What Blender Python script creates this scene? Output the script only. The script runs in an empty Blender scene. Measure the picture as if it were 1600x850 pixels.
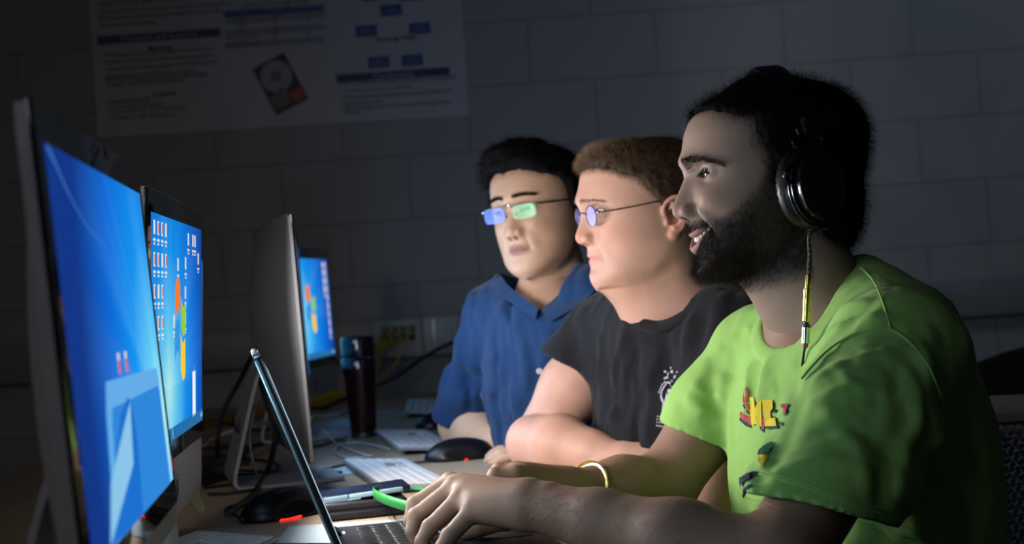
import bpy, bmesh, math, random
import numpy as np
from mathutils import Vector, Matrix

# ------------------------------------------------------------------ camera, world, exposure
SC = bpy.context.scene
COL = SC.collection
CAM = np.array([0.0, 0.0, 1.05])
_e = math.atan(21 / 2400)
_r = math.atan(0.07)
FW = np.array([0, math.cos(_e), math.sin(_e)])
_R0 = np.array([1.0, 0, 0])
_U0 = np.cross(_R0, FW)
RT = math.cos(_r) * _R0 - math.sin(_r) * _U0
UP = math.cos(_r) * _U0 + math.sin(_r) * _R0


def at(px, py, d):
    """place seen at a pixel of the 1600x850 photograph, d metres from the camera"""
    return CAM + d * (FW + (px - 800) / 2400 * RT + (425 - py) / 2400 * UP)


cam_data = bpy.data.cameras.new('camera')
cam_data.sensor_width = 36
cam_data.lens = 54
cam_data.clip_start = 0.05
cam_data.dof.use_dof = True
cam_data.dof.focus_distance = 1.82
cam_data.dof.aperture_fstop = 6.0
cam = bpy.data.objects.new('camera', cam_data)
COL.objects.link(cam)
cam.matrix_world = Matrix(((RT[0], UP[0], -FW[0], CAM[0]), (RT[1], UP[1], -FW[1], CAM[1]), (RT[2], UP[2], -FW[2], CAM[2]), (0, 0, 0, 1)))
SC.camera = cam
SC.view_settings.view_transform = 'Standard'
SC.view_settings.look = 'None'
SC.view_settings.exposure = 0.0
SC.view_settings.gamma = 1.0
SC.view_settings.use_curve_mapping = False
try:
    SC.cycles.use_denoising = True
    SC.cycles.max_bounces = 6
    SC.cycles.sample_clamp_indirect = 3.0
except Exception:
    pass

world = bpy.data.worlds.new('world')
SC.world = world
world.use_nodes = True
world.node_tree.nodes['Background'].inputs[0].default_value = (0.55, 0.68, 1.0, 1)
world.node_tree.nodes['Background'].inputs[1].default_value = 0.012


def unit(v):
    v = np.asarray(v, float); return v / np.linalg.norm(v)


def lamp(name, kind, loc, target, power, color, size=0.2, size_y=None, spot=60, blend=0.6, spread=180):
    ld = bpy.data.lights.new(name, kind)
    ld.energy = power
    ld.color = color
    if kind == 'AREA':
        ld.shape = 'RECTANGLE'
        ld.size = size
        ld.size_y = size_y or size
        ld.spread = math.radians(spread)
    elif kind == 'SPOT':
        ld.spot_size = math.radians(spot)
        ld.spot_blend = blend
        ld.shadow_soft_size = size
    else:
        ld.shadow_soft_size = size
    o = bpy.data.objects.new(name, ld)
    COL.objects.link(o)
    o.location = loc
    d = Vector(target) - Vector(loc)
    o.rotation_euler = d.to_track_quat('-Z', 'Y').to_euler()
    return o


# light of the two hidden screens, small lamps for the glow of the two screens in view, and unseen fill lamps added to lift dark parts
lamp('laptop_screen_light', 'AREA', (-.250, 1.768, .884), (.59, 1.92, 1.24), .6, (.86, .92, 1.0), .28, .19)
lamp('computer_screen_light', 'AREA', (-.366, 2.664, 1.00), (.597, 2.933, 1.02), 2.6, (.55, .74, 1.0), .44, .26)
for _y in (1.97, 2.08, 2.19):
    for _z in (1.00, 1.10):
        lamp('second_screen_glow', 'SPOT', (-.388 - .09 * (_y - 1.93), _y, _z), (.5, _y + .06, 1.02), 3.3, (1.0, .94, .93), 0, spot=150, blend=.35)
for _y in (1.10, 1.30):
    lamp('nearest_screen_glow', 'SPOT', (-.285 - .12 * (_y - 1.2), _y, 1.02), (.1, _y + .5, .70), 1.3, (.55, .82, 1.0), 0, spot=165, blend=.5)
lamp('warm_desk_fill', 'AREA', (-.46, 1.60, 1.50), (.05, 2.45, .80), .6, (1.0, .86, .72), .14, .14, spread=90)  # added warm fill for table and men, no such lamp stands there
lamp('wall_fill', 'AREA', (1.9, 3.3, 2.6), (1.0, 4.8, 1.0), 1.2, (.66, .83, 1.0), .8, .5, spread=110)  # unseen lamp added to brighten the right of the back wall
lamp('warm_left_fill', 'AREA', (-1.9, -.9, 2.0), (-.9, 4.0, .9), .7, (1.0, .86, .78), .6, .6, spread=50)  # added warm fill towards the back wall, no source known
lamp('cool_front_fill', 'AREA', (-1.3, -.6, 1.9), (.75, 2.2, .8), .7, (.80, .88, 1.0), .8, .8, spread=80)  # added cool fill on the men's near sides and the chair, source made up
lamp('warm_left_fill', 'AREA', (-1.6, -.2, 1.5), (-.33, .95, .98), .05, (1.0, .84, .78), .3, .3, spread=24)  # small fill added to lift the nearest computer's rim


# ------------------------------------------------------------------ materials
def mat(name, color, rough=0.5, metal=0.0, spec=0.5, emit=None, estr=1.0, coat=0.0, bump=None, var=None, sss=0.0, alpha=None, trans=0.0, sheen=0.0, vcol=False):
    m = bpy.data.materials.new(name)
    m.use_nodes = True
    nt = m.node_tree
    b = nt.nodes['Principled BSDF']
    I = b.inputs
    I['Base Color'].default_value = (*color, 1)
    I['Roughness'].default_value = rough
    I['Metallic'].default_value = metal
    I['Specular IOR Level'].default_value = spec
    I['Coat Weight'].default_value = coat
    I['Transmission Weight'].default_value = trans
    I['Sheen Weight'].default_value = sheen
    if sss:
        I['Subsurface Weight'].default_value = sss
        I['Subsurface Radius'].default_value = (1.0, 0.35, 0.2)
        I['Subsurface Scale'].default_value = 0.006
    if alpha is not None:
        I['Alpha'].default_value = alpha
    if emit:
        I['Emission Color'].default_value = (*emit, 1)
        I['Emission Strength'].default_value = estr
    tc = nt.nodes.new('ShaderNodeTexCoord')
    src = None
    if vcol:
        a = nt.nodes.new('ShaderNodeVertexColor')
        a.layer_name = 'Col'
        src = a.outputs['Color']
    if var:   # (scale, amount, stretch)
        mp = nt.nodes.new('ShaderNodeMapping')
        mp.inputs['Scale'].default_value = var[2] if len(var) > 2 else (1, 1, 1)
        nt.links.new(tc.outputs['Object'], mp.inputs[0])
        n = nt.nodes.new('ShaderNodeTexNoise')
        n.inputs['Scale'].default_value = var[0]
        n.inputs['Detail'].default_value = 5
        nt.links.new(mp.outputs[0], n.inputs['Vector'])
        cr = nt.nodes.new('ShaderNodeMapRange')
        cr.inputs[1].default_value = 0.3
        cr.inputs[2].default_value = 0.7
        cr.inputs[3].default_value = 1 - var[1]
        cr.inputs[4].default_value = 1 + var[1]
        nt.links.new(n.outputs[0], cr.inputs[0])
        mx = nt.nodes.new('ShaderNodeVectorMath')
        mx.operation = 'SCALE'
        if src is not None:
            nt.links.new(src, mx.inputs[0])
        else:
            mx.inputs[0].default_value = color
        nt.links.new(cr.outputs[0], mx.inputs['Scale'])
        src = mx.outputs[0]
    if src is not None:
        nt.links.new(src, I['Base Color'])
    if bump:  # list of (scale, strength, stretch)
        prev = None
        for bp in bump:
            mp = nt.nodes.new('ShaderNodeMapping')
            mp.inputs['Scale'].default_value = bp[2] if len(bp) > 2 else (1, 1, 1)
            nt.links.new(tc.outputs['Object'], mp.inputs[0])
            n = nt.nodes.new('ShaderNodeTexNoise')
            n.inputs['Scale'].default_value = bp[0]
            n.inputs['Detail'].default_value = 4
            nt.links.new(mp.outputs[0], n.inputs['Vector'])
            bu = nt.nodes.new('ShaderNodeBump')
            bu.inputs['Strength'].default_value = 1.0
            bu.inputs['Distance'].default_value = bp[1]
            nt.links.new(n.outputs[0], bu.inputs['Height'])
            if prev is not None:
                nt.links.new(prev, bu.inputs['Normal'])
            prev = bu.outputs[0]
        nt.links.new(prev, I['Normal'])
    return m


# ------------------------------------------------------------------ object helpers
def link(name, me, parent=None, m=None, smooth=False):
    o = bpy.data.objects.new(name, me)
    COL.objects.link(o)
    if parent is not None:
        o.parent = parent
    if m is not None:
        me.materials.append(m)
    if smooth and hasattr(me, 'polygons'):
        me.polygons.foreach_set('use_smooth', [True] * len(me.polygons))
    return o


def tag(o, label=None, cat=None, group=None, kind=None):
    if label: o['label'] = label
    if cat: o['category'] = cat
    if group: o['group'] = group
    if kind: o['kind'] = kind
    return o


def empty(name, loc=(0, 0, 0), rz=0.0, label=None, cat=None, group=None):
    o = bpy.data.objects.new(name, None)
    COL.objects.link(o)
    o.location = loc
    o.rotation_euler = (0, 0, rz)
    o.empty_display_size = 0.05
    return tag(o, label, cat, group)


def copy_tree(o, parent=None):
    kids = list(o.children)
    c = o.copy()
    COL.objects.link(c)
    c.parent = parent
    for k in kids:
        copy_tree(k, c)
    return c


class MB:
    """collects shapes, then links them as one mesh object"""
    def __init__(self):
        self.bm = bmesh.new()

    def box(self, c, s, bevel=0.0, rot=None, seg=2):
        b = bmesh.new()
        bmesh.ops.create_cube(b, size=1)
        bmesh.ops.scale(b, vec=s, verts=b.verts)
        if bevel > 0:
            bmesh.ops.bevel(b, geom=list(b.edges), offset=bevel, segments=seg, affect='EDGES', profile=0.5)
        if rot is not None:
            bmesh.ops.transform(b, matrix=rot.to_4x4(), verts=b.verts)
        bmesh.ops.translate(b, vec=c, verts=b.verts)
        self._add(b)
        return self

    def _add(self, b):
        me = bpy.data.meshes.new('tmp')
        b.to_mesh(me)
        b.free()
        self.bm.from_mesh(me)
        bpy.data.meshes.remove(me)

    def lathe(self, prof, n=32, axis=None, origin=(0, 0, 0)):
        b = bmesh.new()
        rings = []
        for (r, z) in prof:
            rings.append([b.verts.new((r * math.cos(2 * math.pi * i / n), r * math.sin(2 * math.pi * i / n), z)) for i in range(n)])
        for a, c in zip(rings[:-1], rings[1:]):
            for i in range(n):
                b.faces.new((a[i], a[(i + 1) % n], c[(i + 1) % n], c[i]))
        if prof[0][0] > 1e-6: b.faces.new(list(reversed(rings[0])))
        if prof[-1][0] > 1e-6: b.faces.new(rings[-1])
        bmesh.ops.remove_doubles(b, verts=b.verts, dist=1e-6)
        if axis is not None:
            q = Vector((0, 0, 1)).rotation_difference(Vector(axis))
            bmesh.ops.transform(b, matrix=q.to_matrix().to_4x4(), verts=b.verts)
        bmesh.ops.translate(b, vec=origin, verts=b.verts)
        self._add(b)
        return self

    def tube(self, pts, r, n=8, closed=False):
        P = [Vector(p) for p in pts]
        N = len(P)
        rr = r if hasattr(r, '__len__') else [r] * N
        b = bmesh.new()
        rings = []
        t0 = None
        u = None
        for i in range(N):
            t = (P[(i + 1) % N] - P[i - 1]) if closed else (P[min(i + 1, N - 1)] - P[max(i - 1, 0)])
            t.normalize()
            if u is None:
                u = t.orthogonal().normalized()
            else:
                u = (u - t * u.dot(t))
                u = u.normalized() if u.length > 1e-6 else t.orthogonal().normalized()
            v = t.cross(u)
            rings.append([b.verts.new(P[i] + (u * math.cos(2 * math.pi * k / n) + v * math.sin(2 * math.pi * k / n)) * rr[i]) for k in range(n)])
        m = N if closed else N - 1
        for i in range(m):
            a, c = rings[i], rings[(i + 1) % N]
            for k in range(n):
                b.faces.new((a[k], a[(k + 1) % n], c[(k + 1) % n], c[k]))
        if not closed:
            b.faces.new(list(reversed(rings[0])))
            b.faces.new(rings[-1])
        bmesh.ops.recalc_face_normals(b, faces=b.faces)
        self._add(b)
        return self

    def prism(self, poly, z0, z1, bevel=0.0):
        """outline in xy, extruded along z"""
        b = bmesh.new()
        lo = [b.verts.new((x, y, z0)) for x, y in poly]
        hi = [b.verts.new((x, y, z1)) for x, y in poly]
        n = len(poly)
        b.faces.new(list(reversed(lo)))
        b.faces.new(hi)
        for i in range(n):
            b.faces.new((lo[i], lo[(i + 1) % n], hi[(i + 1) % n], hi[i]))
        bmesh.ops.recalc_face_normals(b, faces=b.faces)
        if bevel:
            es = [e for e in b.edges if abs(e.verts[0].co.z - e.verts[1].co.z) < 1e-7]
            bmesh.ops.bevel(b, geom=es, offset=bevel, segments=2, affect='EDGES', profile=0.5)
        self._add(b)
        return self

    def grid(self, f, nu, nv):
        b = bmesh.new()
        V = [[b.verts.new(f(i / nu, j / nv)) for j in range(nv + 1)] for i in range(nu + 1)]
        for i in range(nu):
            for j in range(nv):
                b.faces.new((V[i][j], V[i + 1][j], V[i + 1][j + 1], V[i][j + 1]))
        self._add(b)
        return self

    def xf(self, M):
        bmesh.ops.transform(self.bm, matrix=M, verts=self.bm.verts)
        return self

    def build(self, name, m, parent=None, smooth=True, angle=40):
        me = bpy.data.meshes.new(name)
        self.bm.to_mesh(me)
        self.bm.free()
        o = link(name, me, parent, m)
        if smooth:
            me.polygons.foreach_set('use_smooth', [True] * len(me.polygons))
            try:
                me.set_sharp_from_angle(angle=math.radians(angle))
            except Exception:
                pass
        return o


def catmull(pts, n=8, closed=False):
    P = [np.array(p, float) for p in pts]
    N = len(P)
    out = []
    rng = range(N) if closed else range(N - 1)
    for i in rng:
        p0 = P[(i - 1) % N] if (closed or i > 0) else P[0]
        p1, p2 = P[i], P[(i + 1) % N]
        p3 = P[(i + 2) % N] if (closed or i + 2 < N) else P[-1]
        for k in range(n):
            t = k / n
            out.append(0.5 * ((2 * p1) + (-p0 + p2) * t + (2 * p0 - 5 * p1 + 4 * p2 - p3) * t * t + (-p0 + 3 * p1 - 3 * p2 + p3) * t ** 3))
    if not closed:
        out.append(P[-1])
    return out


def text_mesh(s, size, m, parent, loc, rot, name='lettering', align='LEFT', bold=False, sx=1.0, ext=0.0):
    cu = bpy.data.curves.new('t', 'FONT')
    cu.body = s
    cu.size = size
    cu.align_x = align
    cu.extrude = ext
    cu.resolution_u = 2
    if bold: cu.offset = size * 0.02
    to = bpy.data.objects.new('t', cu)
    COL.objects.link(to)
    dg = bpy.context.evaluated_depsgraph_get()
    me = bpy.data.meshes.new_from_object(to.evaluated_get(dg))
    bpy.data.objects.remove(to)
    bpy.data.curves.remove(cu)
    M = Matrix.Translation(Vector(loc)) @ rot.to_4x4() @ Matrix.Diagonal((sx, 1, 1, 1))
    me.transform(M)
    if name is None:
        return me
    me.materials.clear()
    return link(name, me, parent, m)


# ------------------------------------------------------------------ implicit surfaces
class Field:
    """signed distance samples on a (possibly uneven) box grid; primitives are blended in"""
    def __init__(self, xs, ys, zs):
        self.x, self.y, self.z = [np.asarray(a, np.float32) for a in (xs, ys, zs)]
        self.F = np.full((len(self.x), len(self.y), len(self.z)), 0.5, np.float32)

    def win(self, lo, hi):
        s = []
        for a, l, h in zip((self.x, self.y, self.z), lo, hi):
            i0 = int(np.searchsorted(a, l)); i1 = int(np.searchsorted(a, h))
            if i1 - i0 < 1: return None, None
            s.append(slice(i0, i1))
        X = self.x[s[0]][:, None, None]; Y = self.y[s[1]][None, :, None]; Z = self.z[s[2]][None, None, :]
        return tuple(s), (X, Y, Z)

    def comb(self, s, d, k, op):
        A = self.F[s]
        if op == 'u':
            if k <= 0: r = np.minimum(A, d)
            else:
                h = np.maximum(k - np.abs(A - d), 0) / k
                r = np.minimum(A, d) - h * h * k * 0.25
        elif op == 's':
            d = -d
            if k <= 0: r = np.maximum(A, d)
            else:
                h = np.maximum(k - np.abs(A - d), 0) / k
                r = np.maximum(A, d) + h * h * k * 0.25
        self.F[s] = r

    def cone(self, a, b, ra, rb, k=0.01, op='u', flat=None):
        a = np.asarray(a, float); b = np.asarray(b, float)
        m = max(ra, rb) + k + 0.03
        s, P = self.win(np.minimum(a, b) - m, np.maximum(a, b) + m)
        if s is None: return self
        d = seg_dist(P, a, b, ra, rb)
        self.comb(s, d, k, op)
        return self

    def chain(self, pts, rad, k=0.008, op='u'):
        for i in range(len(pts) - 1):
            self.cone(pts[i], pts[i + 1], rad[i], rad[i + 1], k, op)
        return self

    def ell(self, c, r, k=0.01, op='u', R=None):
        c = np.asarray(c, float); r = np.asarray(r, float)
        m = max(r) + k + 0.03
        s, (X, Y, Z) = self.win(c - m, c + m)
        if s is None: return self
        x, y, z = X - c[0], Y - c[1], Z - c[2]
        if R is not None:      # rows of R are the ellipsoid's own axes
            R = np.asarray(R, float)
            x, y, z = (R[0][0] * x + R[0][1] * y + R[0][2] * z, R[1][0] * x + R[1][1] * y + R[1][2] * z, R[2][0] * x + R[2][1] * y + R[2][2] * z)
        k0 = np.sqrt((x / r[0]) ** 2 + (y / r[1]) ** 2 + (z / r[2]) ** 2)
        k1 = np.sqrt((x / r[0] ** 2) ** 2 + (y / r[1] ** 2) ** 2 + (z / r[2] ** 2) ** 2) + 1e-6
        d = k0 * (k0 - 1) / k1
        self.comb(s, d, k, op)
        return self

    def fold(self, pts, depth, sig):
        """crease (depth > 0 cuts in) or ridge (depth < 0) along a polyline"""
        P = [np.asarray(p, float) for p in pts]
        lo = np.min(P, axis=0) - 3 * sig; hi = np.max(P, axis=0) + 3 * sig
        s, G = self.win(lo, hi)
        if s is None: return self
        D = None
        n = len(P) - 1
        for i in range(n):
            d = seg_dist(G, P[i], P[i + 1], 0, 0)
            D = d if D is None else np.minimum(D, d)
        self.F[s] += (depth * np.exp(-(D / sig) ** 2)).astype(np.float32)
        return self

    def plane(self, p, n, k=0.0):
        """cut away everything on the side n points to"""
        n = np.asarray(n, float); n = n / np.linalg.norm(n)
        X, Y, Z = self.x[:, None, None], self.y[None, :, None], self.z[None, None, :]
        d = -((X - p[0]) * n[0] + (Y - p[1]) * n[1] + (Z - p[2]) * n[2])
        self.comb((slice(None),) * 3, d, k, 's')
        return self

    def noise(self, amp, scale, seed=0, stretch=(1, 1, 1)):
        near = np.abs(self.F) < amp * 2.5 + 0.004
        idx = np.nonzero(near)
        p = np.stack([self.x[idx[0]] * stretch[0], self.y[idx[1]] * stretch[1], self.z[idx[2]] * stretch[2]], -1) * scale
        self.F[idx] += (amp * vnoise(p, seed)).astype(np.float32)
        return self

    def ridges(self, amp, scale, seed=0, stretch=(1, 1, 1), calm=()):
        near = np.abs(self.F) < amp * 2.5 + 0.004
        idx = np.nonzero(near)
        p = np.stack([self.x[idx[0]] * stretch[0], self.y[idx[1]] * stretch[1], self.z[idx[2]] * stretch[2]], -1) * scale
        w = np.stack([vnoise(p * .6 + 9, seed + 2), vnoise(p * .6 + 31, seed + 3), vnoise(p * .6 + 57, seed + 4)], -1)
        n = vnoise(p + w * .9, seed)
        if calm:
            W = np.stack([self.x[idx[0]], self.y[idx[1]], self.z[idx[2]]], -1)
            for c, r in calm:
                n_ = np.clip((np.linalg.norm(W - np.asarray(c), axis=1) - r * .6) / (r * .6), 0, 1)
                amp = amp * n_
        self.F[idx] += (amp * (1 - np.abs(n) * 3.2).clip(-.6, 1)).astype(np.float32)
        return self

    def mesh(self):
        F = self.F
        ins = F < 0
        nx, ny, nz = F.shape
        c = np.zeros((nx - 1, ny - 1, nz - 1), np.uint8)
        for dx in (0, 1):
            for dy in (0, 1):
                for dz in (0, 1):
                    c += ins[dx:nx - 1 + dx, dy:ny - 1 + dy, dz:nz - 1 + dz]
        act = (c > 0) & (c < 8)
        ci = np.stack(np.nonzero(act), -1)
        idm = np.full(act.shape, -1, np.int64)
        idm[act] = np.arange(len(ci))
        acc = np.zeros((len(ci), 3)); cnt = np.zeros(len(ci))
        ax = (self.x, self.y, self.z)
        corners = [(a, b, d) for a in (0, 1) for b in (0, 1) for d in (0, 1)]
        for p in corners:
            for k in range(3):
                if p[k]: continue
                q = list(p); q[k] = 1
                i0 = ci + np.array(p); i1 = ci + np.array(q)
                f0 = F[i0[:, 0], i0[:, 1], i0[:, 2]]; f1 = F[i1[:, 0], i1[:, 1], i1[:, 2]]
                m = (f0 < 0) != (f1 < 0)
                t = f0[m] / (f0[m] - f1[m])
                for j in range(3):
                    g0 = ax[j][i0[m, j]]; g1 = ax[j][i1[m, j]]
                    acc[m, j] += g0 + (g1 - g0) * t
                cnt[m] += 1
        V = acc / cnt[:, None]
        quads = []
        for k in range(3):
            u, v = (k + 1) % 3, (k + 2) % 3
            sl0 = [slice(None)] * 3; sl1 = [slice(None)] * 3
            sl0[k] = slice(0, F.shape[k] - 1); sl1[k] = slice(1, None)
            a = ins[tuple(sl0)]; b = ins[tuple(sl1)]
            e = np.stack(np.nonzero(a != b), -1)
            ok = (e[:, u] > 0) & (e[:, v] > 0) & (e[:, u] < F.shape[u] - 1) & (e[:, v] < F.shape[v] - 1)
            e = e[ok]
            fl = a[e[:, 0], e[:, 1], e[:, 2]]
            def cid(du, dv):
                q = e.copy(); q[:, u] += du; q[:, v] += dv
                return idm[q[:, 0], q[:, 1], q[:, 2]]
            Q = np.stack([cid(-1, -1), cid(0, -1), cid(0, 0), cid(-1, 0)], -1)
            Q[~fl] = Q[~fl][:, ::-1]
            quads.append(Q)
        Q = np.concatenate(quads)
        return V, Q


def seg_dist(P, a, b, ra, rb):
    X, Y, Z = P
    ab = b - a
    L = float(ab @ ab) + 1e-12
    px, py, pz = X - a[0], Y - a[1], Z - a[2]
    t = np.clip((px * ab[0] + py * ab[1] + pz * ab[2]) / L, 0, 1)
    return np.sqrt((px - t * ab[0]) ** 2 + (py - t * ab[1]) ** 2 + (pz - t * ab[2]) ** 2) - (ra + (rb - ra) * t)


def vnoise(p, seed=0):
    i = np.floor(p).astype(np.int64)
    f = p - i
    f = f * f * (3 - 2 * f)
    def h(a, b, c):
        n = (a * 73856093) ^ (b * 19349663) ^ (c * 83492791) ^ (seed * 2654435)
        n = (n ^ (n >> 13)) * 1274126177
        return ((n ^ (n >> 16)) & 0xffff) / 32767.5 - 1
    r = 0
    for dx in (0, 1):
        for dy in (0, 1):
            for dz in (0, 1):
                w = (f[..., 0] if dx else 1 - f[..., 0]) * (f[..., 1] if dy else 1 - f[..., 1]) * (f[..., 2] if dz else 1 - f[..., 2])
                r = r + w * h(i[..., 0] + dx, i[..., 1] + dy, i[..., 2] + dz)
    return r


def field_box(lo, hi, step):
    return Field(*[np.arange(l, h + step, step) for l, h in zip(lo, hi)])


def relax(V, Q, it=1, w=0.5):
    for _ in range(it):
        S = np.zeros_like(V); n = np.zeros(len(V))
        for a in range(4):
            for b in ((a + 1) % 4, (a - 1) % 4):
                np.add.at(S, Q[:, a], V[Q[:, b]]); np.add.at(n, Q[:, a], 1)
        V = V * (1 - w) + w * S / np.maximum(n, 1)[:, None]
    return V


def quad_mesh(name, V, Q):
    me = bpy.data.meshes.new(name)
    me.vertices.add(len(V))
    me.vertices.foreach_set('co', np.asarray(V, np.float32).ravel())
    me.loops.add(len(Q) * 4)
    me.loops.foreach_set('vertex_index', np.asarray(Q, np.int32).ravel())
    me.polygons.add(len(Q))
    me.polygons.foreach_set('loop_start', np.arange(0, len(Q) * 4, 4, dtype=np.int32))
    me.polygons.foreach_set('use_smooth', np.ones(len(Q), bool))
    me.update(calc_edges=True)
    return me


def set_col(me, C):
    a = me.color_attributes.new('Col', 'FLOAT_COLOR', 'POINT')
    C = np.concatenate([C, np.ones((len(C), 1))], 1)
    a.data.foreach_set('color', C.astype(np.float32).ravel())


def vnormals(V, Q):
    n = np.cross(V[Q[:, 2]] - V[Q[:, 0]], V[Q[:, 3]] - V[Q[:, 1]])
    N = np.zeros_like(V)
    for a in range(4):
        np.add.at(N, Q[:, a], n)
    return N / (np.linalg.norm(N, axis=1)[:, None] + 1e-12)


def strands(name, roots, dirs, length, radius, m, parent, n=5, bend=None, jitter=0.3, seed=1, tip=0.15):
    """hair strands: curves grown from root points"""
    rng = np.random.default_rng(seed)
    N = len(roots)
    d = dirs + rng.normal(0, jitter, (N, 3))
    d /= np.linalg.norm(d, axis=1)[:, None]
    L = (length if hasattr(length, '__len__') else np.full(N, length)) * rng.uniform(0.7, 1.15, N)
    P = np.zeros((N, n, 3))
    p = roots.copy()
    b = np.zeros((N, 3)) if bend is None else np.broadcast_to(bend, (N, 3)) + rng.normal(0, 0.12, (N, 3))
    for k in range(n):
        P[:, k] = p
        p = p + d * (L / (n - 1))[:, None]
        d = d + b / (n - 1)
        d /= np.linalg.norm(d, axis=1)[:, None]
    hc = bpy.data.hair_curves.new(name)
    hc.add_curves([n] * N)
    hc.position_data.foreach_set('vector', P.astype(np.float32).ravel())
    ra = hc.attributes.get('radius') or hc.attributes.new('radius', 'FLOAT', 'POINT')
    rr = np.tile(np.linspace(1, tip, n) * radius, N)
    ra.data.foreach_set('value', rr.astype(np.float32))
    o = bpy.data.objects.new(name, hc)
    COL.objects.link(o)
    o.parent = parent
    hc.materials.append(m)
    return o


def pick(V, N, mask, count, seed=1):
    rng = np.random.default_rng(seed)
    idx = np.nonzero(mask > 0)[0]
    if len(idx) == 0: return np.zeros((0, 3)), np.zeros((0, 3)), np.zeros(0, int)
    w = mask[idx].astype(float); w /= w.sum()
    c = rng.choice(idx, count, p=w)
    return V[c] + rng.normal(0, 0.0006, (count, 3)), N[c], c
# ------------------------------------------------------------------ the room
def wall_material():
    m = mat('painted block wall', (.33, .33, .33), rough=.75, spec=.25)
    nt = m.node_tree; b = nt.nodes['Principled BSDF']
    tc = nt.nodes.new('ShaderNodeTexCoord')
    sx = nt.nodes.new('ShaderNodeSeparateXYZ'); nt.links.new(tc.outputs['Object'], sx.inputs[0])
    cb = nt.nodes.new('ShaderNodeCombineXYZ')
    nt.links.new(sx.outputs[0], cb.inputs[0]); nt.links.new(sx.outputs[2], cb.inputs[1])
    mp = nt.nodes.new('ShaderNodeMapping'); mp.inputs['Location'].default_value = (.10, -.078, 0)
    nt.links.new(cb.outputs[0], mp.inputs[0])
    br = nt.nodes.new('ShaderNodeTexBrick')
    br.inputs['Scale'].default_value = 1
    br.inputs['Brick Width'].default_value = .40
    br.inputs['Row Height'].default_value = .20
    br.inputs['Mortar Size'].default_value = .0045
    br.inputs['Mortar Smooth'].default_value = .8
    nt.links.new(mp.outputs[0], br.inputs[0])
    n = nt.nodes.new('ShaderNodeTexNoise'); n.inputs['Scale'].default_value = 60; n.inputs['Detail'].default_value = 6
    nt.links.new(tc.outputs['Object'], n.inputs['Vector'])
    b1 = nt.nodes.new('ShaderNodeBump'); b1.invert = True; b1.inputs['Distance'].default_value = .004; b1.inputs['Strength'].default_value = .7
    nt.links.new(br.outputs['Fac'], b1.inputs['Height'])
    b2 = nt.nodes.new('ShaderNodeBump'); b2.inputs['Distance'].default_value = .0016
    nt.links.new(n.outputs[0], b2.inputs['Height']); nt.links.new(b1.outputs[0], b2.inputs['Normal'])
    nt.links.new(b2.outputs[0], b.inputs['Normal'])
    cr = nt.nodes.new('ShaderNodeMix'); cr.data_type = 'RGBA'
    cr.inputs[6].default_value = (.33, .33, .335, 1); cr.inputs[7].default_value = (.30, .30, .305, 1)
    nt.links.new(br.outputs['Fac'], cr.inputs[0]); nt.links.new(cr.outputs[2], b.inputs['Base Color'])
    return m


M_WALL = wall_material()
M_RACE = mat('grey raceway', (.26, .26, .27), rough=.45)
M_FLOOR = mat('dark floor', (.07, .065, .06), rough=.5, var=(20, .15))
WY = 4.80


def structure(name, c, s, m, bevel=0):
    return tag(MB().box(c, s, bevel).build(name, m, smooth=False), kind='structure')


structure('wall_back', (0, WY + .10, 1.35), (7.0, .20, 2.7), M_WALL)
structure('wall_left', (-2.60, 1.75, 1.35), (.20, 6.1, 2.7), M_WALL)
structure('floor', (0, 1.75, -.05), (7.2, 6.5, .10), M_FLOOR)

# wiring raceway along the back wall, with its outlet plates
race = MB()
race.box((0, WY - .022, .912), (5.0, .044, .124), .006)
race.box((0, WY - .046, .912), (5.0, .004, .108), .0015)
tag(race.build('wiring_raceway', M_RACE), 'long grey wiring raceway fixed along the block wall', 'raceway')

M_PLATE = mat('pale outlet plate', (.42, .42, .40), rough=.4)
M_DARK = mat('black plastic', (.012, .012, .014), rough=.4)
M_YEL = mat('yellow cable', (.55, .36, .01), rough=.5)
YF = WY - .048


def wx(px, py, y=YF):
    """point on the plane y of the back wall"""
    k = FW + (px - 800) / 2400 * RT + (425 - py) / 2400 * UP
    return CAM + k * (y / k[1])


def plate(px0, px1, label, cx=.0, h=.118):
    a = wx(px0, 528); b = wx(px1, 524)
    o = empty('outlet_plate', ((a[0] + b[0]) / 2, YF, .912), 0, label, 'outlet plate', None)
    w = b[0] - a[0]
    MB().box((0, -.004, 0), (w, .008, h), .0025).build('cover', M_PLATE, o)
    return o, w


pl, w_ = plate(583, 659, 'pale network outlet plate with yellow cables plugged in')
for r in range(2):
    for c in range(4):
        x = -.035 + c * .027; z = .028 - r * .026
        MB().box((x, -.009, z), (.020, .006, .019), .001).box((x, -.0125, z), (.013, .003, .011), .0005).build('network_jack', M_DARK, pl)
pl2, w2_ = plate(663, 724, 'pale power outlet plate right of the network plate')
MB().box((-.028, -.010, 0), (.006, .006, .112), .001).build('divider', mat('steel strip', (.55, .57, .62), rough=.3, metal=.6), pl2)
for z in (.025, -.025):
    mb = MB(); mb.lathe([(0, 0), (.0165, 0), (.0165, .003), (0, .003)], 24, axis=(0, -1, 0), origin=(.022, -.008, z))
    so = mb.build('socket', M_PLATE, pl2)
    MB().box((.016, -.0115, z + .003), (.002, .002, .008)).box((.028, -.0115, z + .003), (.002, .002, .008)).box((.022, -.0115, z - .007), (.004, .002, .004)).build('socket_slots', M_DARK, so)

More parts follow.
